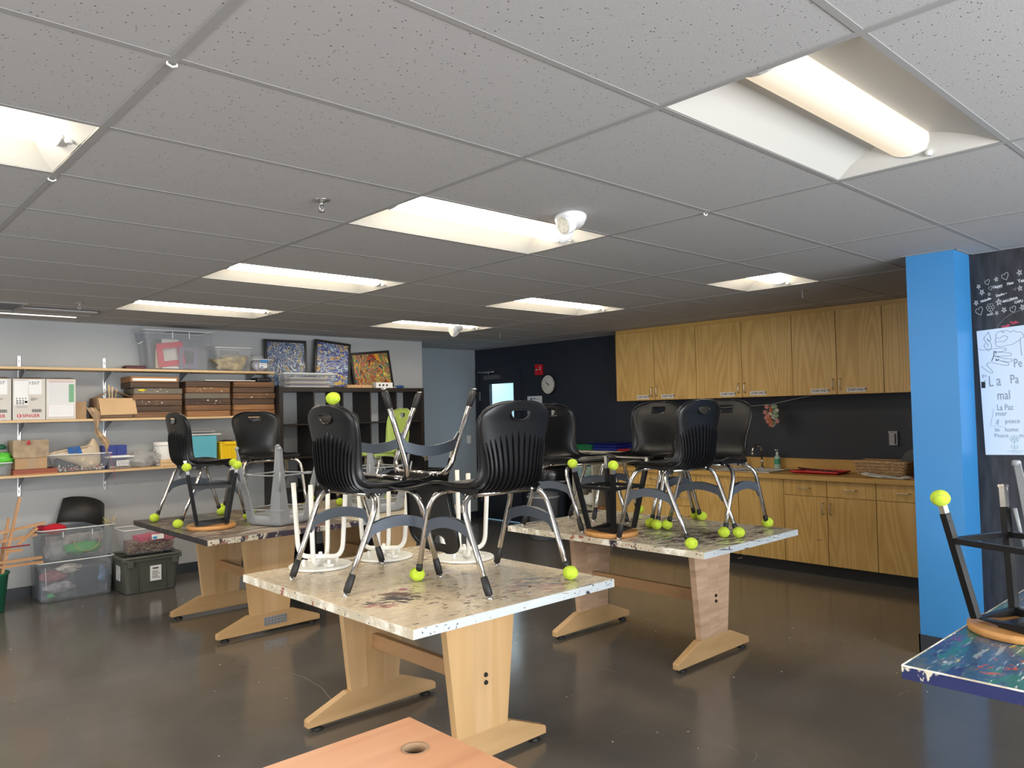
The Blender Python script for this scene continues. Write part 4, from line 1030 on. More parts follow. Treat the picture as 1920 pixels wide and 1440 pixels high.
tag(rbox('board', 2.0, 2.34, 7.02, 7.20, z+.380, z+.3845, M_black, .001), 'black board lying on the big clear tote under the ceiling', 'board')
t_ = tub('storage_tote', 'medium clear tote with yellow material on the top shelf, middle of three', 'storage tote', 2.595, 7.065, z, .385, .28, .235, C_clear, taper=.93, rimm=C_rim, ledge=False)
MB().ball((0, 0, .09), .08, 14, 10, jit=.9, sc=(1.9, 1.3, .9), seed=4, fq=2).build('contents', mat('mixed_yellow', (.48, .36, .16), .7, var=.6, vscale=14), t_)
MB().ball((.02, -.02, .14), .06, 14, 10, jit=1.1, sc=(2.2, 1.5, .7), seed=9, fq=3).build('plastic_bag', C_bag, t_)
t_ = tub('storage_box', 'small clear box with a blue latch at the right end of the top shelf', 'storage box', 2.905, 7.05, z, .215, .22, .125, C_clear, taper=.9, rimm=C_rim, ledge=False)
MB().box(-.03, .05, -.116, -.108, .095, .128).build('latch', mat('latch_blue', (.02, .22, .55), .4), t_)
lb = MB().box(-.04, .045, -.108, -.105, .035, .085).build('paper_label', M_paper, t_)
MB().box(-.025, .0, -.109, -.108, .04, .05).box(-.03, .03, -.109, -.108, .07, .074).build('print', mat('ink_blue', (.02, .05, .3), .5), lb)
MB().ball((0, 0, .06), .07, 12, 8, jit=.8, sc=(1.2, 1.1, .75), seed=2).build('contents', mat('pale_mix', (.50, .48, .58), .7, var=.5, vscale=25), t_)
MB().ball((-.02, .0, .15), .06, 12, 8, jit=.7, sc=(1.3, 1, .6), seed=12).build('plastic_bag', C_bag, t_)

# --- middle shelf: sewing machine boxes
z = SZ[1]+.001
M_sbox = mat('printed_white_carton', (.62, .59, .55), .55)
M_ink = mat('ink_black', (.06, .06, .07), .6); M_red = mat('ink_red', (.50, .02, .05), .5); M_grn = mat('ink_green', (.15, .42, .22), .6)
M_pale = mat('ink_pale_grey', (.36, .36, .38), .6); M_gl = mat('glossy_white_print', (.74, .74, .74), .3)
def singer(x0, x1, label, kind):
    t_ = thing('carton', label, 'box', ((x0+x1)/2, 7.075, z), 0, 'sewing machine cartons')
    w = x1-x0; y = -.14; hh = .355
    MB().box(-w/2, w/2, -.14, .13, 0, hh).build('body', M_sbox, t_, bevel=.002)
    MB().add([(-w/2, -.14, hh), (w/2, -.14, hh), (w*.42, -.02, hh+.018), (-w*.30, -.02, hh+.012)], [(0, 1, 2, 3)]).build('top_flap', M_cardd, t_)
    F = lambda xx, zz: face_s(xx, y-.001, zz)
    pr = MB()
    if kind in (0, 1):
        MB().box(-w/2+.01, -w*.04, y-.0015, y, .13, hh-.02).box(-w*.02, w*.38, y-.0012, y, .22, hh-.01).build('print_panel', M_gl, t_)
        for q in range(3):
            for r_ in range(3): pr.box(-w*.40+q*.022, -w*.40+q*.022+.015, y-.002, y, .135+r_*.014, .143+r_*.014)
        for q in range(4): pr.box(-w*.40+q*.022, -w*.40+q*.022+.008, y-.002, y, .18, .19)
        for q in range(14): pr.box(w*.08+q*.0052, w*.08+q*.0052+(.0015, .003, .0022)[q%3], y-.002, y, .065, .092)
        for q in range(5): pr.box(w*.04, w*.04+.03+.01*(q*7%4), y-.002, y, .19-q*.006, .192-q*.006)
        for q in range(3): pr.box(-w*.40, -w*.06, y-.002, y, .118-q*.006, .119-q*.006)
        MB().lathe([(.011, 0), (.011, .0015)], 18, TR(-w*.10, y, .155) @ RX(PI/2)).build('round_emblem', mat('emblem_teal', (.10, .25, .32), .5), t_)
        pr.build('small_print', M_ink, t_, stuff=True)
        text_mesh('1507', .040, M_ink, t_, F(-.005, .305), extrude=.0008)
        text_mesh('SINGER', .037, M_red, t_, F(-.052, .024), extrude=.0008, bold=.0008, space=1.08)
        m = MB().lathe([(.0165, 0), (.0165, .0016)], 22, TR(-.075, y, .036) @ RX(PI/2)).build('red_roundel', M_red, t_)
        text_mesh('S', .028, M_gl, t_, face_s(-.083, y-.0022, .027), extrude=.0008, bold=.0012)
    else:
        MB().box(-w*.45, w*.45, y-.0012, y, .02, hh-.02).build('print_panel', M_gl, t_)
        for q in range(22): pr.box(-w*.42, w*.42, y-.002, y, .135+q*.009, .1358+q*.009)
        for q in range(24): pr.box(-w*.42+q*w*.84/23, -w*.42+q*w*.84/23+.0008, y-.002, y, .135, .325)
        for q in range(5): pr.box(-w*.40, w*.38, y-.002, y, .05+q*.014, .0508+q*.014)
        pr.build('small_print', M_pale, t_, stuff=True)
        MB().box(w*.26, w*.44, y-.0018, y, .15, .31).build('green_print', M_grn, t_)
        rd = MB()
        for (a, b_, c, d_) in ((-.44, .44, .020, .022), (-.44, .44, .125, .127), (-.44, -.43, .02, .127), (.43, .44, .02, .127), (-.42, .42, .327, .334)): rd.box(a*w, b_*w, y-.002, y, c, d_)
        rd.build('red_print', mat('ink_pale_red', (.62, .30, .30), .6), t_, stuff=True)
    return t_
singer(.660, .904, 'white SINGER carton marked 1507, in the middle of the carton row', 1)
singer(.909, 1.140, 'white carton with a fine printed table and green stripe, right of the 1507 carton', 2)
singer(.405, .650, 'white SINGER carton cut by the left edge of the photo', 0)
t_ = thing('carton', 'narrow plain brown box between the printed cartons and the open box', 'box', (1.185, 7.09, z))
MB().box(-.035, .055, -.10, .10, 0, .155).build('body', M_card, t_, bevel=.002)
MB().box(-.0351, .0551, -.012, .012, .154, .1556).build('tape', M_cardd, t_)
# open cardboard box with flaps
t_ = thing('cardboard_box', 'open cardboard box with drooping flaps and sticks on the middle shelf', 'box', (1.475, 7.06, z))
w, d_, hh = .32, .24, .185
M_c2 = mat('cardboard_light', (.56, .37, .20), .8, var=.06, vscale=5)
MB().box(-w/2, w/2, -d_/2, -d_/2+.004, 0, hh).box(-w/2, w/2, d_/2-.004, d_/2, 0, hh).box(-w/2, -w/2+.004, -d_/2+.004, d_/2-.004, 0, hh).box(w/2-.004, w/2, -d_/2+.004, d_/2-.004, 0, hh).box(-w/2, w/2, -d_/2, d_/2, 0, .004).build('body', M_cardd, t_)
def flap(pts, m=M_card):
    vs = [Vector(p) for p in pts]; nrm = (vs[1]-vs[0]).cross(vs[2]-vs[0]).normalized()*.003
    a = vs+[v_+nrm for v_ in vs]
    MB().add(a, [(0,1,2,3), (7,6,5,4), (0,4,5,1), (1,5,6,2), (2,6,7,3), (3,7,4,0)]).build('flap', m, t_)
flap([(-w/2+.01, -d_/2-.003, hh), (w/2, -d_/2-.003, hh), (w/2+.012, -d_/2-.045, .035), (-w/2+.02, -d_/2-.045, .03)], M_c2)
flap([(-w/2, -d_/2, hh), (-w/2, d_/2, hh), (.02, d_/2, hh+.075), (-.07, -d_/2+.03, hh+.055)])
flap([(w/2, -d_/2, hh), (w/2, d_/2, hh), (.05, d_/2, hh+.085), (.0, -d_/2+.03, hh+.06)], M_cardd)
for k, (a, b_) in enumerate((((-.02, .0, .03), (-.035, -.02, hh+.125)), ((.0, .0, .03), (-.012, -.04, hh+.11)), ((.01, .02, .03), (.03, -.03, hh+.085)))):
    tag(MB().tube([(1.475+a[0], 7.06+a[1], z+a[2]), (1.475+b_[0], 7.06+b_[1], z+b_[2])], .006, square=True).build('wooden_stick', M_pine), 'pale wooden stick poking out of the open cardboard box, %s one' % ('leftmost', 'middle', 'rightmost')[k], 'stick', 'sticks in the open box')
# crumpled brown paper hanging off the shelf
m = MB(); vs = []; fs = []; N = 16; Wd = 8
for i in range(N+1):
    f = i/N
    cx = 1.262+.11*min(1, f*1.3)+.02*math.sin(f*9); cy = 6.925-.012*math.sin(f*8); cz = z+.10-.42*f**1.1
    ww = .038*(1-.55*f)+.014*math.sin(f*11)
    for j in range(Wd+1):
        u = -1+2*j/Wd
        q = noise.noise(Vector((u*2.2, f*9, 3)))
        vs.append((cx+u*ww, cy-.018*math.cos(u*2.6)+.016*q, cz+.014*noise.noise(Vector((u*3, f*6, 8)))))
for i in range(N):
    for j in range(Wd): a = i*(Wd+1)+j; fs.append((a, a+1, a+Wd+2, a+Wd+1))
tag(m.add(vs, fs, True).build('brown_paper', mat('kraft_paper', (.40, .27, .16), .6, var=.35, vscale=30)), 'crumpled brown paper strip hanging off the middle shelf beside the open box', 'paper')
tag(MB().tube([(1.40, 6.915, 1.26), (1.41, 6.913, 1.22), (1.408, 6.913, 1.19)], .0035, 6).build('zip_pull', mat('zip_brass', (.3, .25, .15), .5, .5)), 'small zip pull dangling under the brown paper', 'zip')
# wooden trays (printing frames), three stacks
WC = [wood('tray_dark', (.025, .013, .008), (.13, .068, .036), (1.5, 25, 25), .6), wood('tray_brown', (.085, .038, .015), (.27, .13, .055), (1.5, 25, 25), .6), wood('tray_orange', (.17, .07, .02), (.42, .20, .08), (1.5, 25, 25), .6), wood('tray_grey', (.09, .075, .055), (.20, .17, .13), (1.5, 14, 14), .6)]
M_rubb = mat('old_cream_paint', (.55, .50, .42), .6)
stacks = [(1.845, [1, 0, 0, 1, 3, 0, 2], -.0, 'left'), (2.325, [2, 1, 0, 3, 1, 0], .0, 'middle'), (2.80, [2, 2, 0, 1, 0, 1], .0, 'right')]
ordn = ('bottom', 'second from the bottom', 'third from the bottom', 'fourth up', 'fifth up', 'sixth up', 'top')
for sx, lst, _, nm in stacks:
    hh = .054 if nm != 'left' else .0515
    for k, c in enumerate(lst):
        w = .445+random.uniform(-.008, .008); dx = random.uniform(-.006, .006)+(-.03 if (nm == 'left' and k >= 5) else 0)
        t_ = thing('wooden_tray', 'old wooden tray, %s in the %s stack of the middle shelf' % (ordn[k] if k < len(lst)-1 else 'top', nm), 'tray', (sx+dx, 7.075, z+k*(hh+.0045)), 0, 'stacked wooden trays')
        M_ = WC[c]; d2 = .145
        MB().box(-w/2, w/2, -d2, -d2+.012, 0, hh).build('front_board', M_, t_, bevel=.001)
        MB().box(-w/2, w/2, d2-.012, d2, 0, hh).build('back_board', M_, t_)
        for s in (-1, 1):
            MB().box(min(s*w/2, s*(w/2-.012)), max(s*w/2, s*(w/2-.012)), -d2+.012, d2-.012, 0, hh).build('side_board', M_, t_)
        MB().box(-w/2+.012, w/2-.012, -d2+.012, d2-.012, .006, .010).build('base', WC[0], t_)
        jt = MB()
        for s in (-1, 1):
            for q in range(3): jt.box(min(s*w/2, s*(w/2-.010)), max(s*w/2, s*(w/2-.010)), -d2-.0006, -d2, .006+q*.018, .014+q*.018)
        jt.build('finger_joints', WC[0], t_, stuff=True)
        if nm == 'left' and k == 6: MB().box(-w/2+.02, w/2-.02, -d2-.001, -d2, .012, .034).build('white_stripe', M_white, t_)
        if nm == 'left' and k == 4: MB().ball((-w*.34, -d2-.0005, .034), .018, 10, 8, jit=1.2, sc=(2.0, .06, .5), seed=3).build('yellow_paint_blob', mat('paint_yellow', (.80, .62, .02), .4), t_)
        if k in (2, 3, 4) and (k+len(nm))%2 == 0:
            sp = MB()
            for q in range(7): sp.ball((random.uniform(-.16, .18), -d2-.0005, random.uniform(.01, .05)), random.uniform(.003, .008), 8, 5, jit=1, sc=(1.3, .08, .8), seed=q)
            sp.build('paint_spots', M_rubb, t_, stuff=True)
t_ = thing('melamine_board', 'thin white board lying on the middle stack of wooden trays', 'board', (2.53, 7.06, z+.353))
MB().box(-.24, .28, -.14, .14, 0, .010).build('panel', mat('white_melamine', (.72, .70, .66), .4), t_, bevel=.002)
tag(rbox('black_case', 2.86, 3.02, 6.98, 7.15, z+.352, z+.395, M_black, .01), 'small black case on the right stack of wooden trays', 'case')

# --- lowest shelf
z = SZ[2]+.001
t_ = tub('storage_box', 'clear box with a green roll on the lowest shelf at the photo edge', 'storage box', .50, 7.06, z, .32, .25, .11, C_clear, taper=.95, rimm=C_rim, ledge=False)
MB().ball((.08, -.02, .14), .075, 18, 12, jit=.35, sc=(1.5, 1.3, .75), seed=3).build('green_bundle', mat('bright_green', (.12, .62, .06), .5, bump=.4, bscale=70), t_)
MB().ball((.05, .02, .205), .06, 14, 8, jit=.6, sc=(1.8, 1.2, .4), seed=6).build('plastic_bag', C_bag, t_)
MB().lathe([(.07, 0), (.075, .01), (.06, .035), (.01, .045)], 20, TR(.07, .05, .225)).build('green_lid', mat('deep_green', (.01, .12, .06), .5), t_)
t_ = thing('wooden_tray', 'flat orange wooden tray under the brown paper box', 'tray', (.795, 7.06, z), 0)
MB().box(-.13, .20, -.13, .13, 0, .008).build('base', mat('orange_wood', (.50, .18, .05), .5, var=.2, vscale=12), t_)
for q in (-.13, .122): MB().box(-.13, .20, q, q+.008, .008, .045).build('side_board', mat('red_wood', (.28, .06, .025), .5), t_)
for q in (-.13, .192): MB().box(q, q+.008, -.122, .122, .008, .045).build('end_board', mat('red_wood', (.28, .06, .025), .5), t_)
MB().box(-.11, .18, -.11, .11, .026, .034).build('slat', mat('orange_wood', (.50, .18, .05), .5), t_)
t_ = thing('paper_box', 'wrinkled brown paper box on the lowest shelf, behind the red heart tag', 'box', (.79, 7.06, z+.046))
MB().box(-.11, .13, -.11, .11, 0, .115).build('body', M_card, t_, bevel=.003)
m = MB(); vs = []; fs = []
for i in range(9):
    for j in range(13):
        u, v_ = j/12, i/8
        q = noise.noise(Vector((u*6, v_*5, 1)))
        vs.append((-.125+.265*u, -.118+.010*q, .10+.15*v_+.006*noise.noise(Vector((u*5, v_*3, 5)))))
for i in range(8):
    for j in range(12): a = i*13+j; fs.append((a, a+1, a+14, a+13))
m.add(vs, fs, True).box(-.125, .14, -.110, .11, .115, .245)
m.build('paper_wrap', mat('wrinkled_kraft', (.36, .27, .18), .75, bump=.6, bscale=40, var=.25, vscale=12), t_)
MB().box(-.02, .06, -.1125, -.110, .01, .09).build('tape', mat('brown_tape', (.36, .24, .13), .4), t_)
tag(MB().ball((.775, 6.925, 1.375), .016, 12, 8, sc=(.8, .3, 1.3)).build('heart_tag', mat('tag_red', (.45, .01, .03), .4)), 'small red tag hanging from the left shelf upright', 'tag')
t_ = tub('storage_box', 'clear tub of beads with a canvas bag on the lowest shelf', 'storage box', 1.185, 7.05, z, .50, .25, .155, C_clear, taper=.80, rimm=C_rim, ledge=False)
bd = MB(); bcols = [mat('bead_white', (.75, .73, .70), .3), mat('bead_pink', (.60, .10, .18), .35), mat('bead_dark', (.05, .03, .05), .3)]
for q in range(420):
    bd.cm = random.choice((0, 0, 1, 2))
    bd.ball((random.uniform(-.17, .19), random.uniform(-.095, .09), .012+abs(random.gauss(0, .018))), random.uniform(.005, .009), 6, 4)
o = bd.build('beads', bcols, t_); o['kind'] = 'stuff'
MB().box(-.18, .0, -.04, .09, .02, .12).build('dark_pouch', mat('navy_pouch', (.03, .035, .06), .6), t_, bevel=.02)
# canvas bag
m = MB(); vs = []; fs = []; NU, NV = 22, 14
out = [(-.245, .175), (-.05, .215), (.06, .235), (.10, .29), (.135, .26), (.155, .20), (.165, .08), (.13, .035), (.05, .02), (-.02, .06), (-.12, .10), (-.20, .14)]
m.prism(out, -.10, -.07, 'y')
o = m.build('tmp', mat('canvas', (.58, .47, .34), .85, bump=.3, bscale=150, var=.1, vscale=9)); D.objects.remove(o)
t2 = thing('canvas_bag', 'beige canvas bag with a blue printed logo lying in the bead tub', 'bag', (1.185, 7.05, z))
vs = []; fs = []
cx, cz = sum(p[0] for p in out)/12, sum(p[1] for p in out)/12
NR_ = 7; sm_out = []
for i in range(12):
    a, b_, c, d2 = [Vector((*out[(i+k) % 12], 0)) for k in (-1, 0, 1, 2)]
    for k in range(4):
        f = k/4; sm_out.append(.5*((2*b_)+(-a+c)*f+(2*a-5*b_+4*c-d2)*f*f+(-a+3*b_-3*c+d2)*f**3))
n = len(sm_out)
for s in (-1, 1):
    for i in range(NR_+1):
        rr_ = i/NR_
        for p in sm_out:
            bul = .045*math.sqrt(max(0, 1-rr_**2.5))
            px, pz = cx+(p.x-cx)*rr_, cz+(p.y-cz)*rr_
            vs.append((px, -.075+s*bul+.010*noise.noise(Vector((px*14, pz*14, s)))*(1-rr_*.5), pz))
o2 = (NR_+1)*n
for i in range(NR_):
    for j in range(n):
        a = i*n+j; b_ = i*n+(j+1)%n
        fs.append((a, a+n, b_+n, b_)); fs.append((a+o2, b_+o2, b_+n+o2, a+n+o2))
MB().add(vs, fs, True).build('bag_body', mat('canvas', (.58, .47, .34), .85), t2)
lg_ = MB()
for pl in ([(-.115, .215), (-.075, .222), (-.055, .165), (-.105, .165)], [(-.07, .222), (-.048, .224), (-.045, .165), (-.052, .165)], [(-.043, .224), (-.015, .226), (.005, .160), (-.04, .163)]):
    lg_.prism(pl, -.1265, -.124, 'y')
lg_.build('blue_logo', mat('logo_blue', (.01, .10, .36), .6), t2)
MB().tube([(-.20, -.10, .175), (-.10, -.118, .20), (.08, -.112, .225)], .006, 6).build('hem', mat('canvas', (.58, .47, .34), .85), t2)
tag(MB().tube([(1.43, 6.92, z+.15), (1.425, 6.915, z+.08), (1.45, 6.925, z+.01), (1.455, 6.925, z-.10), (1.475, 6.93, z-.14)], .0015, 5).build('pink_thread', mat('thread_pink', (.55, .05, .2), .8)), 'loose pink thread hanging over the lowest shelf edge', 'thread')
# blue bin, lidded tub, film, bucket, boxes
t_ = thing('storage_box', 'deep blue open box on the lowest shelf, behind the white-lidded tub', 'box', (1.50, 7.14, z))
M_bb = mat('deep_blue_plastic', (.015, .035, .26), .4)
MB().box(-.10, .11, -.05, -.045, .0, .215).box(-.10, .11, .045, .05, 0, .215).box(-.10, -.095, -.045, .045, 0, .215).box(.105, .11, -.045, .045, 0, .215).box(-.095, .105, -.045, .045, 0, .006).build('body', M_bb, t_)
MB().box(.02, .024, -.056, -.05, .0, .215).build('corner_rib', M_bb, t_)
t_ = tub('food_tub', 'small clear tub with a white lid and handwritten label on the lowest shelf', 'container', 1.515, 7.0, z, .215, .10, .105, C_clear2, taper=.9, ledge=False, lid=M_white)
MB().box(-.09, .09, -.035, .035, .005, .03).build('contents', mat('seed_mix', (.30, .22, .15), .8, var=.5, vscale=80), t_)
lb = MB().box(-.035, .075, -.053, -.049, .028, .078).build('paper_label', M_paper, t_)
m = MB()
for q in range(3):
    x_ = -.028
    while x_ < .066:
        w = random.uniform(.004, .012); m.box(x_, x_+w, -.0537, -.053, .036+q*.014, .042+q*.014); x_ += w+.003
m.build('handwriting', M_ink, lb, stuff=True)
m = MB(); m.ball((0, 0, .05), .10, 22, 14, jit=1.0, sc=(1.55, .9, .62), seed=5, fq=3.2)
tag(m.build('plastic_film', C_bag), 'crumpled clear plastic film on the lowest shelf beside the white bucket', 'plastic film').location = (1.74, 7.04, z+.028)
t_ = thing('bucket', 'white plastic bucket with wire handle on the lowest shelf, partly behind a black chair', 'bucket', (1.955, 7.08, z))
MB().lathe([(.082, 0), (.085, .005), (.098, .20), (.098, .215)], 28).build('body', M_white, t_)
MB().lathe([(.103, .195), (.105, .20), (.103, .225), (.09, .23), (.04, .232)], 28).build('lid', M_white, t_)
MB().tube([(-.10, -.02, .185), (-.125, -.04, .13), (-.12, -.07, .07), (-.09, -.09, .04)], .003, 6).build('handle', M_white, t_)
for k in range(2):
    tag(MB().box(1.87, 2.12, 6.95, 6.975, z+.001+k*.032, z+.03+k*.032).build('wood_block', M_pine, bevel=.002), ('lower', 'upper')[k]+' pale wooden strip stacked in front of the white bucket', 'wood')
t_ = thing('fabric_cube', 'sky blue fabric storage cube on the lowest shelf', 'box', (2.27, 7.08, z))
MB().box(-.145, .145, -.13, .13, 0, .28).build('body', mat('cyan_fabric', (.12, .46, .58), .85, bump=.3, bscale=250, var=.05, vscale=5), t_, bevel=.008)
for k in range(2):
    tag(MB().box(2.12+.0*k, 2.455-.06*k, 6.94, 7.19, z+.283+k*.030, z+.296+k*.030).build('board', mat('white_melamine', (.72, .70, .66), .4) if k == 0 else M_pale, bevel=.002), ('white board lying on the sky blue fabric cube', 'grey board stacked over the white board on the fabric cube')[k], 'board')
tag(MB().box(2.14, 2.40, 7.0, 7.18, z+.2965, z+.3125).build('folder', M_pale), 'grey folder between the boards on the fabric cube', 'folder')
t_ = tub('yellow_bin', 'yellow plastic bin with dark contents on the lowest shelf', 'bin', 2.545, 7.03, z, .20, .17, .205, mat('yellow_plastic', (.88, .58, .01), .35), taper=.84, th=.004, ledge=False)
MB().box(-.012, .008, -.086, -.076, .03, .16).build('rib', mat('yellow_plastic', (.88, .58, .01), .35), t_)
MB().box(-.06, .07, -.094, -.082, .175, .205).build('handle', mat('yellow_plastic', (.88, .58, .01), .35), t_, bevel=.006)
MB().ball((0, 0, .20), .07, 14, 8, jit=.5, sc=(1.15, 1, .35), seed=8).build('contents', mat('dark_brown_cloth', (.04, .025, .02), .8), t_)
t_ = thing('brush_jar', 'white jar with paintbrushes on the lowest shelf, right of the yellow bin', 'jar', (2.70, 7.06, z))
MB().lathe([(.045, 0), (.048, .01), (.044, .19), (.04, .20)], 20).build('jar', M_white, t_)
for q in range(4): MB().tube([(-.02+.012*q, .0, .15), (-.03+.018*q, 0, .26)], .004, 6).build('brush_handle', M_black, t_)
for q in range(4): pass

# ================================================================== FLOOR STORAGE BY THE SHELF WALL
C_tote = clear('milky_tote', (.60, .64, .68), .20, .3)
t_ = tub('storage_tote', 'lower clear tote of the stack on the floor, crammed with craft supplies', 'storage tote', 1.125, 7.005, 0, .60, .36, .34, C_tote, rz=.0, taper=.93, rimm=C_rim)
MB().box(.0, .18, -.135, -.128, .03, .26).build('dark_sheet', mat('slate_sheet', (.03, .035, .06), .6), t_)
for k, (x_, zz, w, h, c) in enumerate(((-.17, .16, .22, .10, (.40, .14, .17)), (-.12, .06, .26, .10, (.35, .32, .36)), (.21, .10, .12, .15, (.10, .18, .32)), (-.19, .02, .06, .05, (.1, .5, .2)), (-.05, .22, .2, .08, (.55, .5, .45)))):
    MB().ball((x_, -.10, zz+h/2), .5, 12, 8, jit=.5, sc=(w, .10, h), seed=k+4).build('contents', mat('craft_%d' % k, c, .7, var=.5, vscale=18), t_)
MB().box(-.26, .26, -.09, .14, .01, .27).build('contents', mat('craft_dim', (.13, .14, .17), .8, var=.6, vscale=9), t_)
MB().tube([(-.245, -.172, .30), (-.235, -.168, .12), (-.215, -.168, .10)], .0025, 6).build('white_string', M_white, t_)
t_ = tub('storage_tote', 'upper clear tote of the stack on the floor, red yarn and black lampshade on top', 'storage tote', 1.135, 7.01, .345, .60, .36, .27, C_tote, taper=.9, rimm=C_rim)
MB().ball((.06, -.08, .08), .09, 14, 10, jit=.6, sc=(1.6, .8, .55), seed=1).build('green_cloth', mat('leaf_green', (.06, .36, .08), .7), t_)
MB().ball((-.15, -.08, .08), .08, 14, 10, jit=.9, sc=(.9, .8, 1), seed=11).build('plastic_bag', C_bag, t_)
MB().box(-.22, .24, -.02, .13, .01, .20).build('contents', mat('craft_dim2', (.28, .25, .25), .8, var=.7, vscale=12), t_)
for q in (-.12, .11): MB().box(q-.003, q+.003, -.184, -.178, .20, .25).build('rib', C_rim, t_)
tag(MB().ball((0, 0, 0), .075, 18, 12, jit=.15, sc=(1.25, 1, .62)).build('red_yarn', mat('yarn_red', (.55, .01, .03), .9, bump=.7, bscale=60)), 'bright red ball of yarn in the upper floor tote', 'yarn').location = (.985, 7.0, .605)
tag(MB().ball((0, 0, 0), .06, 18, 12, jit=.15, sc=(1.2, 1, .6)).build('red_yarn', mat('yarn_dark', (.22, .005, .02), .9, bump=.7, bscale=60)), 'dark red ball of yarn behind the bright red one', 'yarn').location = (.90, 7.06, .605)
t_ = thing('lampshade', 'black curved sheet-like lampshade leaning out of the upper floor tote', 'lampshade', (1.235, 7.07, .70), 0)
m = MB(); vs = []; fs = []
for i in range(19):
    a = -1.05+2.1*i/18
    for (r_, h) in ((.235, -.10), (.205, .145)): vs.append((r_*math.sin(a)*1.0, -.22*math.cos(a)+.15, h))
for i in range(18): fs.append((2*i, 2*i+2, 2*i+3, 2*i+1))
o = m.add(vs, fs, True).build('shade', mat('black_card', (.012, .012, .012), .55), t_); so = o.modifiers.new('t', 'SOLIDIFY'); so.thickness = .004
o.rotation_euler = (-.45, .25, 0)
tag(MB().tube([(1.20+.10*math.cos(a), 6.815-.002*math.sin(a), .50+.09*math.sin(a)) for a in [PI*.95+q*PI*1.15/16 for q in range(17)]], .0022, 5).build('cord', mat('tan_cord', (.55, .40, .15), .8)), 'tan cord looped over the front of the upper floor tote', 'cord')
m = MB()
for q in range(26):
    a = random.uniform(0, 6.28); p0 = Vector((1.43, 6.99, .60)); p1 = p0+Vector((.06*math.cos(a), .05*math.sin(a), random.uniform(0, .09)))
    m.tube([p0+Vector((random.uniform(-.03, .03), random.uniform(-.03, .03), -.02)), p1], .0014, 4)
tag(m.build('raffia', mat('raffia', (.60, .50, .22), .8)), 'tuft of yellow raffia at the corner of the upper floor tote', 'raffia')['kind'] = 'stuff'
# grey-green crate + clear bin of shreds
M_crate = mat('olive_grey_plastic', (.085, .088, .075), .42, bump=.05, bscale=100)
t_ = tub('lidded_crate', 'dark olive plastic crate on the floor under the bin of shredded paper', 'crate', 1.675, 6.80, 0, .50, .43, .32, M_crate, rz=.0, taper=.87, th=.006, rim=.03, ledge=False)
MB().box(-.255, .255, -.225, -.205, .285, .325).build('rim_lip', M_crate, t_, bevel=.006)
MB().box(-.255, -.225, -.205, .215, .285, .325).build('rim_lip', M_crate, t_, bevel=.006)
MB().box(.225, .255, -.205, .215, .285, .325).build('rim_lip', M_crate, t_, bevel=.006)
for q in (-.215, .165): MB().box(q, q+.05, -.236, -.20, .24, .30).build('latch', M_crate, t_, bevel=.004)
for q in (-.13, .11): MB().box(q-.004, q+.004, -.214, -.196, .02, .28).build('rib', M_crate, t_)
lb = MB().box(-.02, .075, -.212, -.205, .10, .235).build('paper_label', M_paper, t_)
m = MB()
for q in range(6): m.box(-.005, .06-.01*(q%3), -.2135, -.212, .125+q*.012, .129+q*.012)
m.box(.0, .05, -.2135, -.212, .205, .218); m.build('print', M_ink, lb, stuff=True)
lb = MB().box(-.246, -.238, -.10, .0, .12, .25).build('paper_label', mat('torn_label', (.5, .5, .5), .7, var=.3, vscale=20), t_)
MB().box(-.21, .21, -.18, .18, .27, .275).build('inner_lid', M_crate, t_)
t_ = tub('clear_bin', 'clear bin of pink and straw-coloured shredded paper on the olive crate', 'bin', 1.70, 6.83, .335, .48, .30, .225, C_clear, taper=.82, rimm=C_rim, ledge=False)
cols = [mat('shred_straw', (.55, .42, .20), .8), mat('shred_purple', (.14, .06, .12), .8), mat('shred_pale', (.60, .52, .40), .8), mat('shred_pink', (.62, .03, .13), .8), mat('shred_brown', (.20, .12, .08), .8)]
m = MB()
for q in range(900):
    x_ = random.uniform(-.19, .20); y_ = random.choice((-.128, -.12, -.10, random.uniform(-.1, .1))); zz = random.uniform(.01, .11)
    if zz > .03: y_ -= .015*(zz/.11)
    m.cm = random.choice((0, 1, 1, 2, 4, 4)); a = random.uniform(-.6, .6); L = random.uniform(.015, .035)
    d0 = Vector((math.cos(a), random.uniform(-.1, .1), math.sin(a)))*L
    m.tube([Vector((x_, y_, zz))-d0*.5, Vector((x_, y_-.003, zz))+d0*.5], .0015, 3, caps=False)
for q in range(500):
    x_ = random.uniform(-.10, .21); y_ = random.choice((-.135, random.uniform(-.13, .12))); zz = random.uniform(.10, .155+.02*math.sin(x_*20)); m.cm = 3
    a = random.uniform(0, 3); m.tube([(x_, y_, zz), (x_+.02*math.cos(a), y_, zz+.012*math.sin(a)), (x_+.03*math.cos(a), y_+.01, zz)], .0016, 3, caps=False)
o = m.build('shredded_paper', cols, t_); o['kind'] = 'stuff'
MB().box(-.17, .18, -.09, .09, .008, .11).build('shred_core', cols[4], t_)
MB().box(-.09, .20, -.10, .10, .11, .145).build('shred_core_pink', cols[3], t_)
lb = MB().box(-.0, .105, -.147, -.144, .12, .165).build('paper_label', M_paper, t_)
MB().box(.01, .045, -.149, -.147, .127, .145).build('print', mat('print_cyan', (.02, .3, .65), .5), lb)
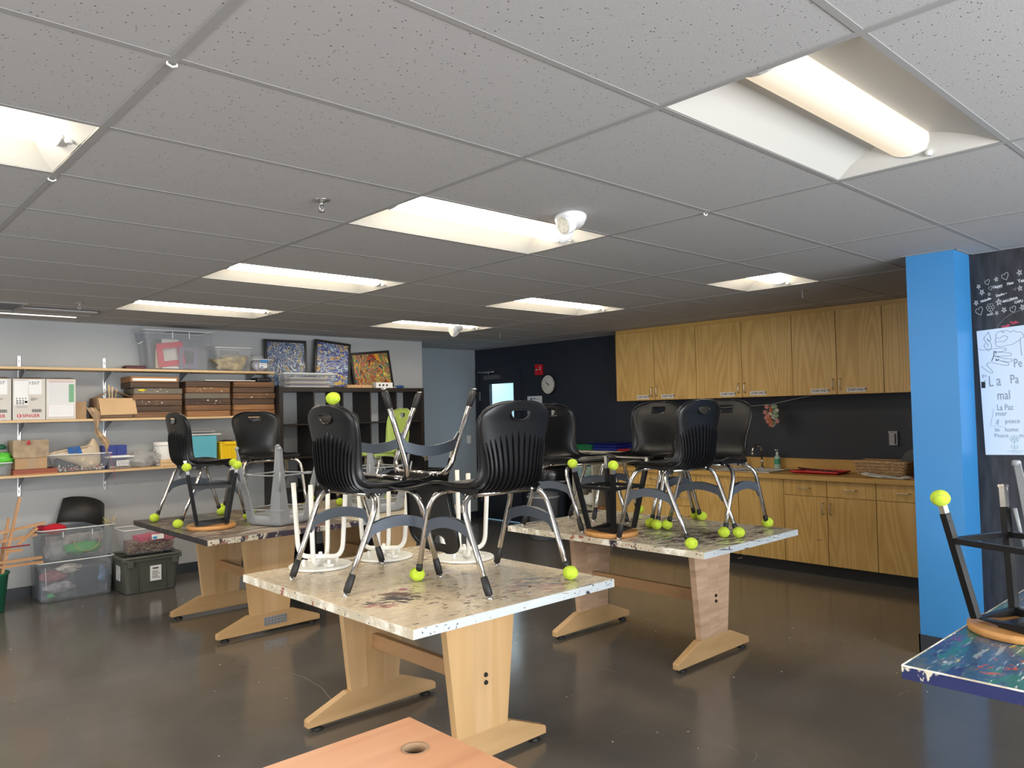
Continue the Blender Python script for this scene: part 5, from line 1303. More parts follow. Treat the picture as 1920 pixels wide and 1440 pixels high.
# green bucket with wooden frames
t_ = thing('green_bucket', 'dark green bucket full of wooden frames at the left edge of the photo', 'bucket', (.47, 6.82, 0))
MB().lathe([(.105, 0), (.11, .006), (.140, .30), (.150, .31), (.150, .325), (.140, .325), (.135, .30), (.10, .01)], 30).build('body', mat('green_plastic', (.01, .13, .07), .4), t_)
P_stick = wood('frame_wood', (.34, .17, .07), (.58, .33, .16), (3, 3, 3), .5)
sticks = [((.47, 6.80, .05), (.42, 6.80, .68), 0), ((.52, 6.76, .10), (.505, 6.73, .62), 0), ((.50, 6.74, .05), (.68, 6.76, .93), 0), ((.52, 6.80, .2), (.605, 6.78, .76), 0), ((.30, 6.84, .36), (.83, 6.66, .385), 0), ((.36, 6.80, .40), (.825, 6.66, .425), 1), ((.25, 6.80, .60), (.86, 6.74, .70), 0), ((.20, 6.82, .53), (.80, 6.73, .61), 0), ((.66, 6.72, .545), (.80, 6.73, .665), 0), ((.25, 6.78, .52), (.74, 6.69, .535), 2), ((.56, 6.70, .50), (.69, 6.70, .50), 1)]
for k, (a, b_, c) in enumerate(sticks):
    lbs = ['upright lath at the far left of the green bucket', 'thin upright lath in the front of the green bucket', 'tallest lath leaning out of the green bucket to the right', 'short lath beside the tallest one in the green bucket', 'lowest horizontal lath sticking out right over the bucket rim', 'second lowest horizontal lath over the bucket rim', 'highest slanting lath across the green bucket', 'slanting lath just under the highest one', 'short crosspiece joining the slanting laths', 'dark red painted rod lying across the bucket laths', 'small lath end below the red rod']
    tag(MB().tube([a, b_], .011 if c != 2 else .006, square=(c != 2), seg=8).build('wooden_lath', P_stick if c != 2 else mat('red_rod', (.30, .02, .04), .4)), lbs[k], 'lath', 'laths and rods in the green bucket')

# ================================================================== BLACK CUBE SHELVING AND WHAT STANDS ON IT
M_cube = mat('black_brown_laminate', (.018, .014, .013), .42)
cx0, cx1, cy0, cy1, ct = 3.035, 4.915, 6.845, 7.215, 1.86
t_ = thing('cube_shelving', 'tall black open cube shelving against the grey wall', 'shelving', ((cx0+cx1)/2, (cy0+cy1)/2, 0))
hx, hy = (cx1-cx0)/2, (cy1-cy0)/2; tt = .045
MB().box(-hx, hx, -hy, hy, ct-tt, ct).build('top_panel', M_cube, t_)
MB().box(-hx, hx, -hy, hy, 0, tt).build('bottom_panel', M_cube, t_)
for s in (-1, 1): MB().box(min(s*hx, s*(hx-tt)), max(s*hx, s*(hx-tt)), -hy, hy, tt, ct-tt).build('side_panel', M_cube, t_)
iw = (2*hx-2*tt)/5; ih = (ct-2*tt)/5
for k in range(1, 5): MB().box(-hx+tt+iw*k-.008, -hx+tt+iw*k+.008, -hy, hy, tt, ct-tt).build('upright_panel', M_cube, t_)
for r_ in range(1, 5):
    for k in range(5): MB().box(-hx+tt+iw*k+.008, -hx+tt+iw*(k+1)-.008, -hy, hy, tt+ih*r_-.008, tt+ih*r_+.008).build('shelf_panel', M_cube, t_)
zt = ct+.001
# generic swirl prints standing in for the paintings
def swirl(name, cols, s, seed, dist=6):
    mt, t, b = nt(name)
    tc = t.nodes.new('ShaderNodeTexCoord'); mp = t.nodes.new('ShaderNodeMapping'); mp.inputs['Location'].default_value = (seed, seed, seed); link(t, tc.outputs['Object'], mp.inputs[0])
    n0 = t.nodes.new('ShaderNodeTexNoise'); n0.inputs['Scale'].default_value = s*.4; n0.inputs['Detail'].default_value = 0; link(t, mp.outputs[0], n0.inputs[0])
    w = t.nodes.new('ShaderNodeTexNoise'); w.inputs['Scale'].default_value = s; w.inputs['Detail'].default_value = 2; w.inputs['Distortion'].default_value = dist
    link(t, mp.outputs[0], w.inputs['Vector'])
    ml = t.nodes.new('ShaderNodeMath'); ml.operation = 'MULTIPLY_ADD'; ml.inputs[1].default_value = 1.6; ml.inputs[2].default_value = -.3; link(t, w.outputs['Fac'], ml.inputs[0])
    r = t.nodes.new('ShaderNodeValToRGB'); r.color_ramp.interpolation = 'CONSTANT'; e = r.color_ramp.elements
    while len(e) < len(cols): e.new(.5)
    for k, c in enumerate(cols): e[k].position = .12+.76*k/len(cols); e[k].color = (*c, 1)
    link(t, ml.outputs[0], r.inputs[0]); link(t, r.outputs[0], b.inputs['Base Color']); b.inputs['Roughness'].default_value = .35
    return mt
def picture(x, w, h, tilt, lean, m, label, y=7.10, bar=.028, zb=None):
    t_ = thing('framed_picture', label, 'picture', (x, y, zb or zt), 0, 'framed pictures on the shelving')
    t_.rotation_euler = (lean, tilt, 0)
    MB().box(-w/2, w/2, -.012, .008, 0, bar).build('frame_rail', M_black, t_); MB().box(-w/2, w/2, -.012, .008, h-bar, h).build('frame_rail', M_black, t_)
    for s in (-1, 1): MB().box(min(s*w/2, s*(w/2-bar)), max(s*w/2, s*(w/2-bar)), -.012, .008, bar, h-bar).build('frame_rail', M_black, t_)
    MB().box(-w/2+bar, w/2-bar, -.004, .006, bar, h-bar).build('print', m, t_)
picture(3.26, .50, .535, 0, -.09, swirl('swirl_blue', [(.008, .008, .02), (.03, .05, .14), (.25, .35, .52), (.02, .03, .07), (.05, .09, .24), (.45, .5, .5), (.02, .02, .05), (.50, .38, .12), (.02, .03, .08)], 3.2, 1.0), 'framed dark blue swirling print behind the clear lidded bin')
picture(3.80, .46, .545, .09, -.09, swirl('swirl_blue_yellow', [(.02, .02, .09), (.05, .07, .26), (.10, .16, .42), (.45, .55, .60), (.03, .04, .16), (.10, .12, .35), (.62, .50, .16), (.55, .28, .04), (.04, .03, .10)], 2.6, 4.0), 'framed blue and yellow swirling print, the middle picture, leaning right', y=7.09)
picture(4.375, .55, .445, -.10, -.09, swirl('swirl_multicolour', [(.02, .12, .14), (.50, .07, .02), (.04, .02, .03), (.60, .30, .03), (.02, .16, .18), (.55, .10, .03), (.10, .2, .06), (.62, .48, .10), (.02, .05, .12)], 2.4, 8.0), 'framed orange and teal swirling print, rightmost and lowest picture', y=7.095)
t_ = tub('lidded_bin', 'flat clear bin with papers and a grey lid on the cube shelving', 'bin', 3.41, 6.95, zt, .62, .17, .145, C_clear, taper=.94, ledge=False, lid=C_rim, rimm=C_rim)
for k in range(9): MB().box(-.24+.01*(k%3), .25-.015*(k%4), -.06, .06, .006+k*.012, .013+k*.012).build('paper_sheet', (M_paper, mat('paper_pink', (.55, .38, .40), .7), mat('paper_navy', (.08, .09, .2), .7), mat('paper_tan', (.5, .4, .28), .7))[k%4], t_)
t_ = thing('wooden_plank', 'short striped wooden plank on the cube shelving, right of the tennis ball', 'wood', (4.06, 6.93, zt))
MB().box(-.17, .16, -.03, .03, 0, .035).build('plank', wood('striped_wood', (.42, .22, .10), (.66, .42, .22), (30, 3, 3), .5), t_)
t_ = thing('small_carton', 'small white carton with dark icons on the cube shelving', 'box', (4.37, 6.93, zt))
MB().box(-.10, .13, -.03, .04, 0, .065).build('body', M_paper, t_)
m = MB()
for q in range(3): m.lathe([(.014, 0), (.014, .001), (.009, .0011)], 12, TR(-.05+q*.05, -.03, .033) @ RX(PI/2))
m.build('icons', M_ink, t_, stuff=True)
tag(MB().ball((4.62, 6.93, zt+.018), .03, 12, 8, jit=.6, sc=(1.8, 1, .55), seed=3).build('blue_cloth', mat('cloth_blue', (.02, .07, .25), .8)), 'crumpled blue cloth at the foot of the orange and teal picture', 'cloth')

# ================================================================== KITCHEN RUN ALONG THE NAVY WALL
M_oak = wood('honey_oak_laminate', (.50, .30, .085), (.62, .395, .135), (12, 12, 1.2), .38, rings=True, dist=4.0, bump=.01)
M_oakd = wood('honey_oak_edge', (.44, .25, .065), (.56, .34, .10), (9, .8, 9), .42, bump=.01)
M_gap = mat('cabinet_gap', (.03, .015, .006), .8)
M_pull = mat('satin_nickel', (.55, .50, .43), .3, 1.0)
XF = 6.37
def pull(parent, x, y, z, vertical=True, L=.10):
    if vertical: pts = [(x, y, z), (x-.028, y, z+.004), (x-.030, y, z+.012), (x-.030, y, z+L-.012), (x-.028, y, z+L-.004), (x, y, z+L)]
    else: pts = [(x, y, z), (x-.028, y+.004, z), (x-.030, y+.012, z), (x-.030, y+L-.012, z), (x-.028, y+L-.004, z), (x, y+L, z)]
    MB().tube(pts, .0045, 8).build('handle', M_pull, parent)
M_lab = mat('label_paper', (.66, .64, .60), .5); M_labi = mat('label_ink', (.10, .09, .09), .6)
def staff(parent, yc, z, x):
    MB().box(x-.0012, x, yc-.085, yc+.085, z, z+.042).build('sign_strip', M_lab, parent)
    text_mesh('STAFF ONLY!!!', .032, M_labi, parent, face_w(x-.0013, yc+.074, z+.010, .02), extrude=.0004, bold=.0006, space=.83)
ups = [(5.03, 4.479, 3.933), (3.933, 3.388, 2.843), (2.843, 2.41, 1.99), (1.99, 1.52, 1.062)]
uz0, uz1 = 1.645, 2.425
ul = ['leftmost wall cabinet, end panel beside the open navy wall', 'second wall cabinet from the left, its signs over the black chairs', 'third wall cabinet from the left, garland string hooked under it', 'rightmost wall cabinet, running behind the blue pillar']
for k, (a, mid, c) in enumerate(ups):
    t_ = thing('wall_cabinet', 'honey oak '+ul[k], 'cabinet', (0, 0, 0), 0, 'upper wall cabinets')
    MB().box(XF+.020, XE, c, a, uz0, uz1).build('body', M_oakd, t_)
    MB().box(XF+.0195, XF+.0205, c+.001, a-.001, uz0+.001, uz1-.001).build('face_gap', M_gap, t_)
    for (p0, p1, hs) in ((a, mid, 1), (mid, c, -1)):
        dm = MB().box(XF, XF+.019, p1+.003, p0-.003, uz0+.001, uz1-.002).build('door', M_oak, t_)
        hy = (p1+.035) if hs == 1 else (p0-.035)
        pull(dm, XF, hy, uz0+.045)
        staff(dm, hy+hs*.135, uz0+.016, XF)
tag(MB().box(XF+.012, XE, 1.062, 5.03, uz1, H-.002).build('cabinet_trim', M_oakd), 'oak filler strip between wall cabinets and ceiling', 'trim')

XB = 6.09; bz0, bz1 = .108, .868
def base_cab(y1, y0, label, doors, drawers, knobs=False, hdl='top'):
    t_ = thing('base_cabinet', label, 'cabinet', (0, 0, 0), 0, 'lower kitchen cabinets')
    MB().box(XB+.020, XE-.001, y0, y1, bz0, bz1).build('body', M_oakd, t_)
    MB().box(XB+.0195, XB+.0205, y0+.001, y1-.001, bz0+.001, bz1-.001).build('face_gap', M_gap, t_)
    MB().box(XB+.07, XE-.01, y0, y1, 0, bz0).build('toe_kick', M_rubber, t_)
    for (a, b_, z0, z1, hy, kb) in doors:
        dm = MB().box(XB, XB+.019, b_+.003, a-.003, z0+.002, z1-.002).build('door', M_oak, t_)
        if kb: MB().lathe([(.005, 0), (.006, .012), (.014, .018), (.013, .026), (.006, .028)], 14, TR(XB, hy, z1-.055) @ RY(-PI/2)).build('knob', M_pull, dm)
        else: pull(dm, XB, hy, z1-.155)
    for (a, b_, z0, z1) in drawers:
        dm = MB().box(XB, XB+.019, b_+.003, a-.003, z0+.002, z1-.002).build('drawer', M_oakd if 0 else M_oak, t_)
        pull(dm, XB, (a+b_)/2-.055, (z0+z1)/2, False, .11)
    return t_
dz = .722
base_cab(4.98, 4.08, 'honey oak base cabinet at the far left end of the counter', [(4.98, 4.53, bz0, dz, 4.565, False), (4.53, 4.08, bz0, dz, 4.495, False)], [(4.98, 4.53, dz, bz1), (4.53, 4.08, dz, bz1)])
base_cab(4.08, 3.785, 'narrow honey oak cabinet of four stacked drawers left of the sink', [], [(4.08, 3.785, dz, bz1), (4.08, 3.785, .53, dz), (4.08, 3.785, .335, .53), (4.08, 3.785, bz0, .335)])
base_cab(3.785, 2.83, 'honey oak sink cabinet with two tall doors and small knobs', [(3.785, 3.305, bz0, bz1, 3.335, True), (3.305, 2.83, bz0, bz1, 3.275, True)], [])
base_cab(2.83, 1.985, 'honey oak cabinet of two drawers over two doors right of the sink', [(2.83, 2.415, bz0, dz, 2.45, False), (2.415, 1.985, bz0, dz, 2.38, False)], [(2.83, 2.415, dz, bz1), (2.415, 1.985, dz, bz1)])
base_cab(1.985, 1.06, 'honey oak cabinet half hidden behind the blue pillar', [(1.985, 1.53, bz0, dz, 1.565, False), (1.53, 1.06, bz0, dz, 1.495, False)], [(1.985, 1.53, dz, bz1), (1.53, 1.06, dz, bz1)])
sx0, sx1, sy0, sy1 = 6.16, 6.56, 3.02, 3.70
ct_ = thing('worktop', 'long honey oak laminate worktop with a backsplash', 'worktop', (0, 0, 0))
MB().box(6.05, sx0, 1.06, 4.99, .87, .91).box(sx1, XE-.002, 1.06, 4.99, .87, .91).box(sx0, sx1, 1.06, sy0, .87, .91).box(sx0, sx1, sy1, 4.99, .87, .91).build('slab', M_oakd, ct_)
MB().box(XE-.02, XE-.002, 1.06, 4.99, .91, 1.02).build('backsplash', M_oakd, ct_)
t_ = thing('sink', 'stainless steel sink set in the worktop', 'sink', (0, 0, 0))
r_ = .03
MB().box(sx0-r_, sx0+.01, sy0-r_, sy1+r_, .91, .916).box(sx1-.01, sx1+.07, sy0-r_, sy1+r_, .91, .916).box(sx0+.01, sx1-.01, sy0-r_, sy0+.01, .91, .916).box(sx0+.01, sx1-.01, sy1-.01, sy1+r_, .91, .916).build('rim', M_steel, t_, bevel=.002)
m = MB()
for (y0, y1) in ((sy0+.01, 3.35), (3.37, sy1-.01)):
    m.box(sx0+.01, sx0+.013, y0, y1, .74, .913).box(sx1-.013, sx1-.01, y0, y1, .74, .913).box(sx0+.013, sx1-.013, y0, y0+.003, .74, .913).box(sx0+.013, sx1-.013, y1-.003, y1, .74, .913).box(sx0+.013, sx1-.013, y0, y1, .735, .74)
m.box(sx0+.01, sx1-.01, 3.35, 3.37, .90, .914).build('basins', M_steel, t_)
t_ = thing('faucet', 'tall chrome gooseneck faucet behind the sink', 'faucet', (6.60, 3.325, .9165))
MB().lathe([(.024, 0), (.024, .008), (.015, .016)], 18).build('base', M_chrome, t_)
MB().tube([(0, 0, .01), (0, 0, .16)]+arcpts((0, 0, .16), (0, 0, .235), (-.06, 0.015, .235), 6)+arcpts((-.06, .015, .235), (-.12, .03, .235), (-.125, .032, .165), 6), .011, 12).build('spout', M_chrome, t_)
MB().tube([(-.125, .032, .17), (-.125, .032, .135)], .014, 12).build('aerator', M_chrome, t_)
t_ = thing('mixer_tap', 'single lever chrome mixer body left of the gooseneck', 'faucet', (6.60, 3.52, .9165))
MB().lathe([(.024, 0), (.024, .01), (.022, .05), (.020, .085), (.012, .105), (.005, .11)], 20).build('body', M_chrome, t_)
MB().tube([(0, 0, .10), (-.01, .02, .14), (-.02, .045, .17)], .006, 8).build('lever', M_chrome, t_)
MB().ball((-.02, .047, .172), .012, 12, 8).build('lever_knob', M_chrome, t_)
t_ = thing('soap_bottle', 'clear pump bottle with green label behind the sink', 'bottle', (6.60, 3.155, .9165))
MB().lathe([(.028, 0), (.031, .005), (.031, .10), (.024, .125), (.012, .135), (.012, .145)], 20).build('bottle', clear('soap_clear', (.55, .75, .68), .7, .1), t_)
MB().lathe([(.0318, .045), (.0318, .10)], 20, caps=False).build('label_wrap', mat('label_green', (.05, .30, .18), .5), t_)
MB().lathe([(.014, .145), (.014, .16), (.005, .162), (.005, .185)], 14).box(-.035, .01, -.007, .007, .183, .192).build('pump', M_white, t_)
t_ = thing('tray', 'red plastic tray with dark tools on the worktop', 'tray', (6.36, 2.60, .911), 0)
MB().taper(.22, .40, .27, .45, 0, .012).build('base', mat('tray_red', (.55, .02, .03), .35), t_, bevel=.003)
for (a, b_, c, d_) in ((-.14, .14, -.23, -.215), (-.14, .14, .215, .23), (-.14, -.125, -.215, .215), (.125, .14, -.215, .215)): MB().box(a, b_, c, d_, .012, .026).build('rim', mat('tray_red', (.55, .02, .03), .35), t_, bevel=.003)
for k in range(5):
    a = random.uniform(-.5, .5); y_ = -.12+.07*k
    tag(MB().tube([(6.36+.06*math.sin(a)-.03, 2.60+y_-.06, .930+.004*k), (6.36+.03, 2.60+y_+.07, .935+.004*k)], .006, 6).build('tool_handle', M_black), ('first', 'second', 'third', 'fourth', 'last')[k]+' dark tool handle from the right in the red tray', 'tool', 'tools in the red tray')
# woven basket
t_ = thing('woven_basket', 'rectangular woven seagrass basket on the worktop', 'basket', (6.50, 2.06, .911), 0)
M_wv = mat('seagrass', (.42, .26, .13), .75, bump=.6, bscale=120, var=.3, vscale=40); M_wvd = mat('seagrass_dark', (.12, .065, .03), .8)
MB().taper(.20, .40, .235, .455, 0, .118).build('liner', M_wvd, t_)
m = MB(); m2 = MB()
for k in range(9):
    z_ = .008+k*.0135; g = k/8; w, d_ = .10+.0175*g, .20+.0275*g
    mm = m if k % 2 else m2
    per = []
    N = 88
    for q in range(N):
        f = q/N*4; s_ = int(f); u = f-s_
        c = [(-w, -d_), (w, -d_), (w, d_), (-w, d_)]; a, b_ = c[s_], c[(s_+1) % 4]
        px, py = a[0]+(b_[0]-a[0])*u, a[1]+(b_[1]-a[1])*u
        off = .004*math.sin(q*PI/2+(k % 2)*PI)
        nx, ny = [(0, -1), (1, 0), (0, 1), (-1, 0)][s_]
        per.append((px+nx*(off+.003), py+ny*(off+.003), z_+.002*math.sin(q*1.7)))
    mm.tube(per, .0072, 5, closed=True)
m.build('woven_strand', M_wv, t_, stuff=True); m2.build('woven_strand', mat('seagrass_light', (.52, .36, .20), .75, var=.3, vscale=40), t_, stuff=True)
MB().tube([(-.118, -.228, .124), (.118, -.228, .124), (.118, .228, .124), (-.118, .228, .124)], .009, 8, closed=True).build('rim', M_wv, t_)
# papers
for k, (y0, a, lb) in enumerate(((2.03, .1, 'curled flyer at the left of the loose papers on the worktop'), (1.88, -.1, 'printed sheet in the middle of the loose papers'), (1.70, .05, 'white sheet nearest the blue pillar'))):
    m = MB(); vs = []; fs = []
    for i in range(9):
        for j in range(5):
            u, v_ = i/8, j/4
            z_ = .912+.002*k+(.035*(abs(u-.9))**2 if k == 0 else .006*math.sin(u*5+k)+.006)
            vs.append((6.13+v_*.16+a*u*.3, y0+.10-u*.24, z_+.01*v_*(k == 0)))
    for i in range(8):
        for j in range(4): q = i*5+j; fs.append((q, q+1, q+6, q+5))
    o = m.add(vs, fs, True).build('paper_sheet', M_paper); so = o.modifiers.new('t', 'SOLIDIFY'); so.thickness = .0006
    tag(o, lb, 'paper', 'loose papers on the worktop')
tag(MB().box(6.16, 6.34, 1.60, 1.78, .9115, .922).build('notebook', mat('dark_red_cover', (.30, .03, .03), .5), bevel=.002), 'dark red notebook under the papers beside the pillar', 'notebook')
t_ = thing('pan_lid', 'round dark grey lid-like disc hanging on a cord by the blue pillar', 'lid', (6.62, 1.83, 1.02))
MB().lathe([(.0, .0), (.09, .004), (.118, .016), (.122, .03), (.118, .038)], 36, RY(-PI/2)).build('disc', mat('dark_grey_felt', (.085, .085, .09), .7, bump=.3, bscale=80), t_)
MB().tube([(-.03, -.04, .02), (-.03, -.02, .26)], .003, 6).build('cord', M_pale, t_)
# wall dispenser and specks
t_ = thing('wall_dispenser', 'small grey dispenser mounted on the black wall under the cabinets', 'dispenser', (XE, 2.045, 1.165))
MB().box(-.035, 0, -.038, .038, 0, .12).build('body', M_pale, t_, bevel=.006)
MB().box(-.040, -.02, -.042, .042, .115, .132).build('cap', M_pale, t_, bevel=.003)
MB().box(-.037, -.034, -.028, -.012, .012, .108).build('groove', M_black, t_)
MB().lathe([(.005, 0), (.004, .002)], 10, TR(-.0405, 0, .123) @ RY(-PI/2)).build('screw', M_rubber, t_)
# string with paper garlands
tag(MB().tube([(6.45, 3.72, 1.545), (6.46, 3.5, 1.552), (6.46, 3.3, 1.557), (6.455, 3.12, 1.568), (6.43, 3.02, 1.585), (6.39, 2.66, 1.645)], .002, 5).build('hanging_string', mat('string', (.4, .4, .38), .8)), 'thin string strung under the wall cabinets', 'string')
gc = [mat('flower_pink', (.50, .20, .18), .8), mat('flower_rust', (.38, .12, .05), .8), mat('flower_sage', (.22, .32, .22), .8), mat('flower_cream', (.62, .55, .42), .8)]
gt = thing('flower_garland', 'bunch of pink, rust and sage paper flowers hanging on the string', 'garland', (6.455, 3.09, 1.565))
gp = [(.085, -.02, 0), (.04, -.03, 1), (.0, -.02, 2), (.09, -.075, 0), (.045, -.09, 3), (.03, -.06, 1), (.085, -.13, 0), (.075, -.165, 0), (.05, -.14, 1), (.03, -.17, 1), (.02, -.12, 3), (-.01, -.07, 2), (.005, -.11, 2), (-.02, -.14, 2), (.05, -.20, 1), (.01, -.19, 2), (-.035, -.165, 0), (-.02, -.02, 2), (-.03, -.06, 3), (.065, -.11, 0), (-.03, -.11, 2), (.03, -.205, 0)]
for (dy, dz_, c) in gp:
    m = MB(); a0 = random.uniform(0, 1)
    for q in range(5):
        a = a0+q*2*PI/5; u = Vector((0, math.cos(a), math.sin(a))); v_ = Vector((0, -math.sin(a), math.cos(a)))
        m.add([(0, 0, 0), u*.016+v_*.010+Vector((-.006, 0, 0)), u*.027+Vector((-.010, 0, 0)), u*.016-v_*.010+Vector((-.006, 0, 0))], [(0, 1, 2, 3)])
    o = m.build('paper_flower', gc[c], gt); o.location = (random.uniform(-.015, .015), dy, dz_)
MB().tube([(0, .06, 0), (0, .085, -.10), (0, .03, -.20), (0, -.03, -.15), (0, -.015, 0)], .0015, 5).build('loop', gc[2], gt)

# ------------------------------------------------------------------ left of the counter
M_cream = mat('cream_laminate', (.50, .47, .38), .5)
t_ = thing('cream_shelf_unit', 'cream open shelf unit left of the base cabinets, baskets inside', 'shelving', (6.44, 5.32, 0))
for q in (-.32, .0, .31): MB().box(-.20, .24, q, q+.018, 0, 1.045).build('side_panel', M_cream, t_)
for z_ in (.05, .36, .70): 
    for (a, b_) in ((-.302, .0), (.018, .31)): MB().box(-.20, .24, a, b_, z_, z_+.018).build('shelf_board', M_cream, t_)
tag(MB().box(6.20, 6.68, 4.70, 5.66, 1.046, 1.066).build('cream_board', M_cream, bevel=.002), 'long cream board across the shelf unit top, plastic lids on it', 'board')
def grid_basket(x, y, z_, label, c, w=.24, d_=.26, h=.15):
    t2 = thing('plastic_basket', label, 'basket', (x, y, z_))
    mm = mat('basket_'+c[0], c[1], .5)
    MB().box(-w/2, w/2, -d_/2, d_/2, 0, .006).build('base', mm, t2)
    MB().box(-w/2-.004, -w/2+.004, -d_/2, d_/2, h-.012, h).box(w/2-.004, w/2+.004, -d_/2, d_/2, h-.012, h).box(-w/2, w/2, -d_/2-.004, -d_/2+.004, h-.012, h).box(-w/2, w/2, d_/2-.004, d_/2+.004, h-.012, h).build('rim', mm, t2)
    m = MB(); n = 12
    for q in range(n+1):
        y_ = -d_/2+d_*q/n
        for xx in (-w/2, w/2): m.box(xx-.002, xx+.002, y_-.004, y_+.004, .006, h-.012)
    for q in range(n):
        x_ = -w/2+w*q/n
        for yy in (-d_/2, d_/2): m.box(x_-.004, x_+.004, yy-.002, yy+.002, .006, h-.012)
    for zz in (.05, .095): m.box(-w/2-.002, -w/2+.002, -d_/2, d_/2, zz, zz+.008).box(-w/2, w/2, -d_/2-.002, -d_/2+.002, zz, zz+.008)
    m.build('lattice', mm, t2, stuff=True)
grid_basket(6.40, 5.48, .719, 'pale blue lattice basket on the top cream shelf', ('blue', (.35, .52, .55)))
tag(MB().ball((6.40, 5.48, .80), .08, 12, 8, jit=.7, sc=(1, 1.2, .6)).build('cloth', mat('cloth_olive', (.40, .42, .12), .8)), 'olive cloth in the pale blue lattice basket', 'cloth')
tag(MB().box(6.26, 6.6, 5.03, 5.28, .379, .41).build('orange_tray', mat('tray_orange', (.75, .25, .02), .4), bevel=.004), 'orange tray on the lower cream shelf', 'tray')
tag(MB().ball((6.42, 5.50, .46), .09, 12, 8, jit=.8, sc=(1, 1.1, .9)).build('paper_bundle', M_paper), 'bundle of white paper on the lower cream shelf', 'paper')
for k, (y0, y1, z0, h, c, lb) in enumerate(((5.36, 5.62, 1.067, .07, (.01, .13, .05), 'green plastic tray stack at the left on the cream board'), (5.02, 5.44, 1.1375, .018, (.01, .02, .16), 'top blue plastic lid on the cream board'), (4.98, 5.35, 1.067, .033, (.01, .025, .20), 'lower blue plastic lid stack on the cream board'), (4.99, 5.34, 1.101, .033, (.01, .02, .17), 'middle blue plastic lid on the cream board'), (4.74, 4.975, 1.067, .022, (.45, .01, .01), 'red plastic lid at the right on the cream board'))):
    tag(MB().taper(.30, y1-y0-.02, .34, y1-y0, 0, h).build('food_box_cover', mat('lid_%d' % k, c, .4), bevel=.004), lb, 'lid').location = (6.44, (y0+y1)/2, z0)
# trash can with black bag
t_ = thing('trash_can', 'tall dark grey trash can with a black bag beside the navy door', 'trash can', (6.36, 6.16, 0))
M_tc = mat('dark_grey_bin', (.045, .055, .07), .45)
MB().lathe([(.20, 0), (.205, .01), (.245, .74), (.255, .75), (.255, .78)], 32).build('body', M_tc, t_)
m = MB(); vs = []; fs = []; N = 40
for i in range(6):
    for j in range(N):
        a = 2*PI*j/N; rr_ = (.262, .268, .266, .262, .25, .235)[i]+.010*noise.noise(Vector((math.cos(a)*6, math.sin(a)*6, i)))
        vs.append((rr_*math.cos(a), rr_*math.sin(a), (.68, .72, .76, .80, .83, .82)[i]+.008*noise.noise(Vector((math.cos(a)*9, math.sin(a)*9, 5)))))
for i in range(5):
    for j in range(N): fs.append((i*N+j, i*N+(j+1) % N, (i+1)*N+(j+1) % N, (i+1)*N+j))
m.add(vs, fs, True).build('bag', mat('black_bag', (.012, .012, .013), .22), t_)
MB().lathe([(.268, .655), (.272, .665), (.268, .675)], 32, caps=False).build('hoop', M_pale, t_)
t_ = thing('step_bin', 'low grey bin standing in front of the trash can', 'bin', (5.98, 5.90, 0))
MB().lathe([(.16, 0), (.165, .01), (.19, .50), (.195, .52), (.18, .555), (.08, .575)], 32).build('body', mat('bin_mid_grey', (.11, .12, .14), .4), t_)
MB().lathe([(.197, .505), (.199, .515), (.195, .525)], 32, caps=False).build('lid_ring', M_pale, t_)

# ------------------------------------------------------------------ navy wall fittings
t_ = thing('fire_alarm', 'red fire alarm strobe on the navy wall above the clock', 'alarm', (XE, 6.62, 2.035))
MB().box(-.045, 0, -.06, .06, 0, .145).build('body', mat('alarm_red', (.55, .01, .02), .35), t_, bevel=.006)
MB().box(-.048, -.044, -.05, -.022, .01, .135).build('lens_strip', mat('alarm_red2', (.35, .01, .02), .3), t_)
text_mesh('FIRE', .030, M_white, t_, TR(-.0485, -.032, .115) @ RZ(-PI/2) @ RX(PI/2) @ RZ(-PI/2), extrude=.0004)
MB().ball((-.047, .022, .075), .020, 14, 10, sc=(.8, 1, 1)).build('strobe', M_chrome, t_)
t_ = thing('wall_clock', 'round white-faced wall clock with black rim on the navy wall', 'clock', (XE, 6.452, 1.902))
CM = RY(-PI/2)
MB().lathe([(.135, 0), (.137, .03), (.128, .036), (.124, .030)], 44, CM, caps=False).build('rim', M_black, t_)
MB().lathe([(.001, .018), (.126, .018)], 44, CM, caps=False).build('face', mat('clock_face', (.60, .60, .57), .5), t_)
FW = lambda y, z: TR(-.0185, y, z) @ RZ(-PI/2) @ RX(PI/2)
for hnum in range(1, 13):
    a = hnum*PI/6; text_mesh(str(hnum), .030, M_ink, t_, FW(-.098*math.sin(a), .098*math.cos(a)-.011), name='numeral', extrude=.0003, center=True)
def hand(nm, a, L, w):
    m = MB(); u = Vector((0, -math.sin(a), math.cos(a))); v_ = Vector((0, math.cos(a), math.sin(a)))
    o = Vector((-.021 if w > .004 else -.023, 0, 0)); m.add([o-u*.02-v_*w, o-u*.02+v_*w, o+u*L+v_*w*.5, o+u*L-v_*w*.5], [(0, 1, 2, 3)]); m.build(nm, M_black, t_)
hand('hour_hand', -62*PI/180, .060, .005); hand('minute_hand', -44*PI/180, .085, .0042); hand('second_hand', 238*PI/180, .09, .0014)
MB().lathe([(.006, .018), (.006, .025)], 10, CM).build('hub', M_black, t_)
t_ = thing('notice', 'white notice with a round blue logo beside the navy door', 'notice', (XE, 6.735, 1.43))
MB().box(-.003, 0, -.14, .14, 0, .325).build('sheet', mat('notice_white', (.58, .62, .66), .5), t_)
MB().lathe([(.020, 0), (.020, .001)], 18, TR(-.003, .065, .285) @ RY(-PI/2)).build('logo', mat('logo_steel', (.08, .16, .28), .5), t_)
m = MB(); m.box(-.004, -.003, -.02, .035, .285, .297); m.box(-.004, -.003, -.085, -.015, .275, .281)
for q in range(11): m.box(-.004, -.003, -.11+.02*(q % 3), .10, .02+q*.021, .027+q*.021)
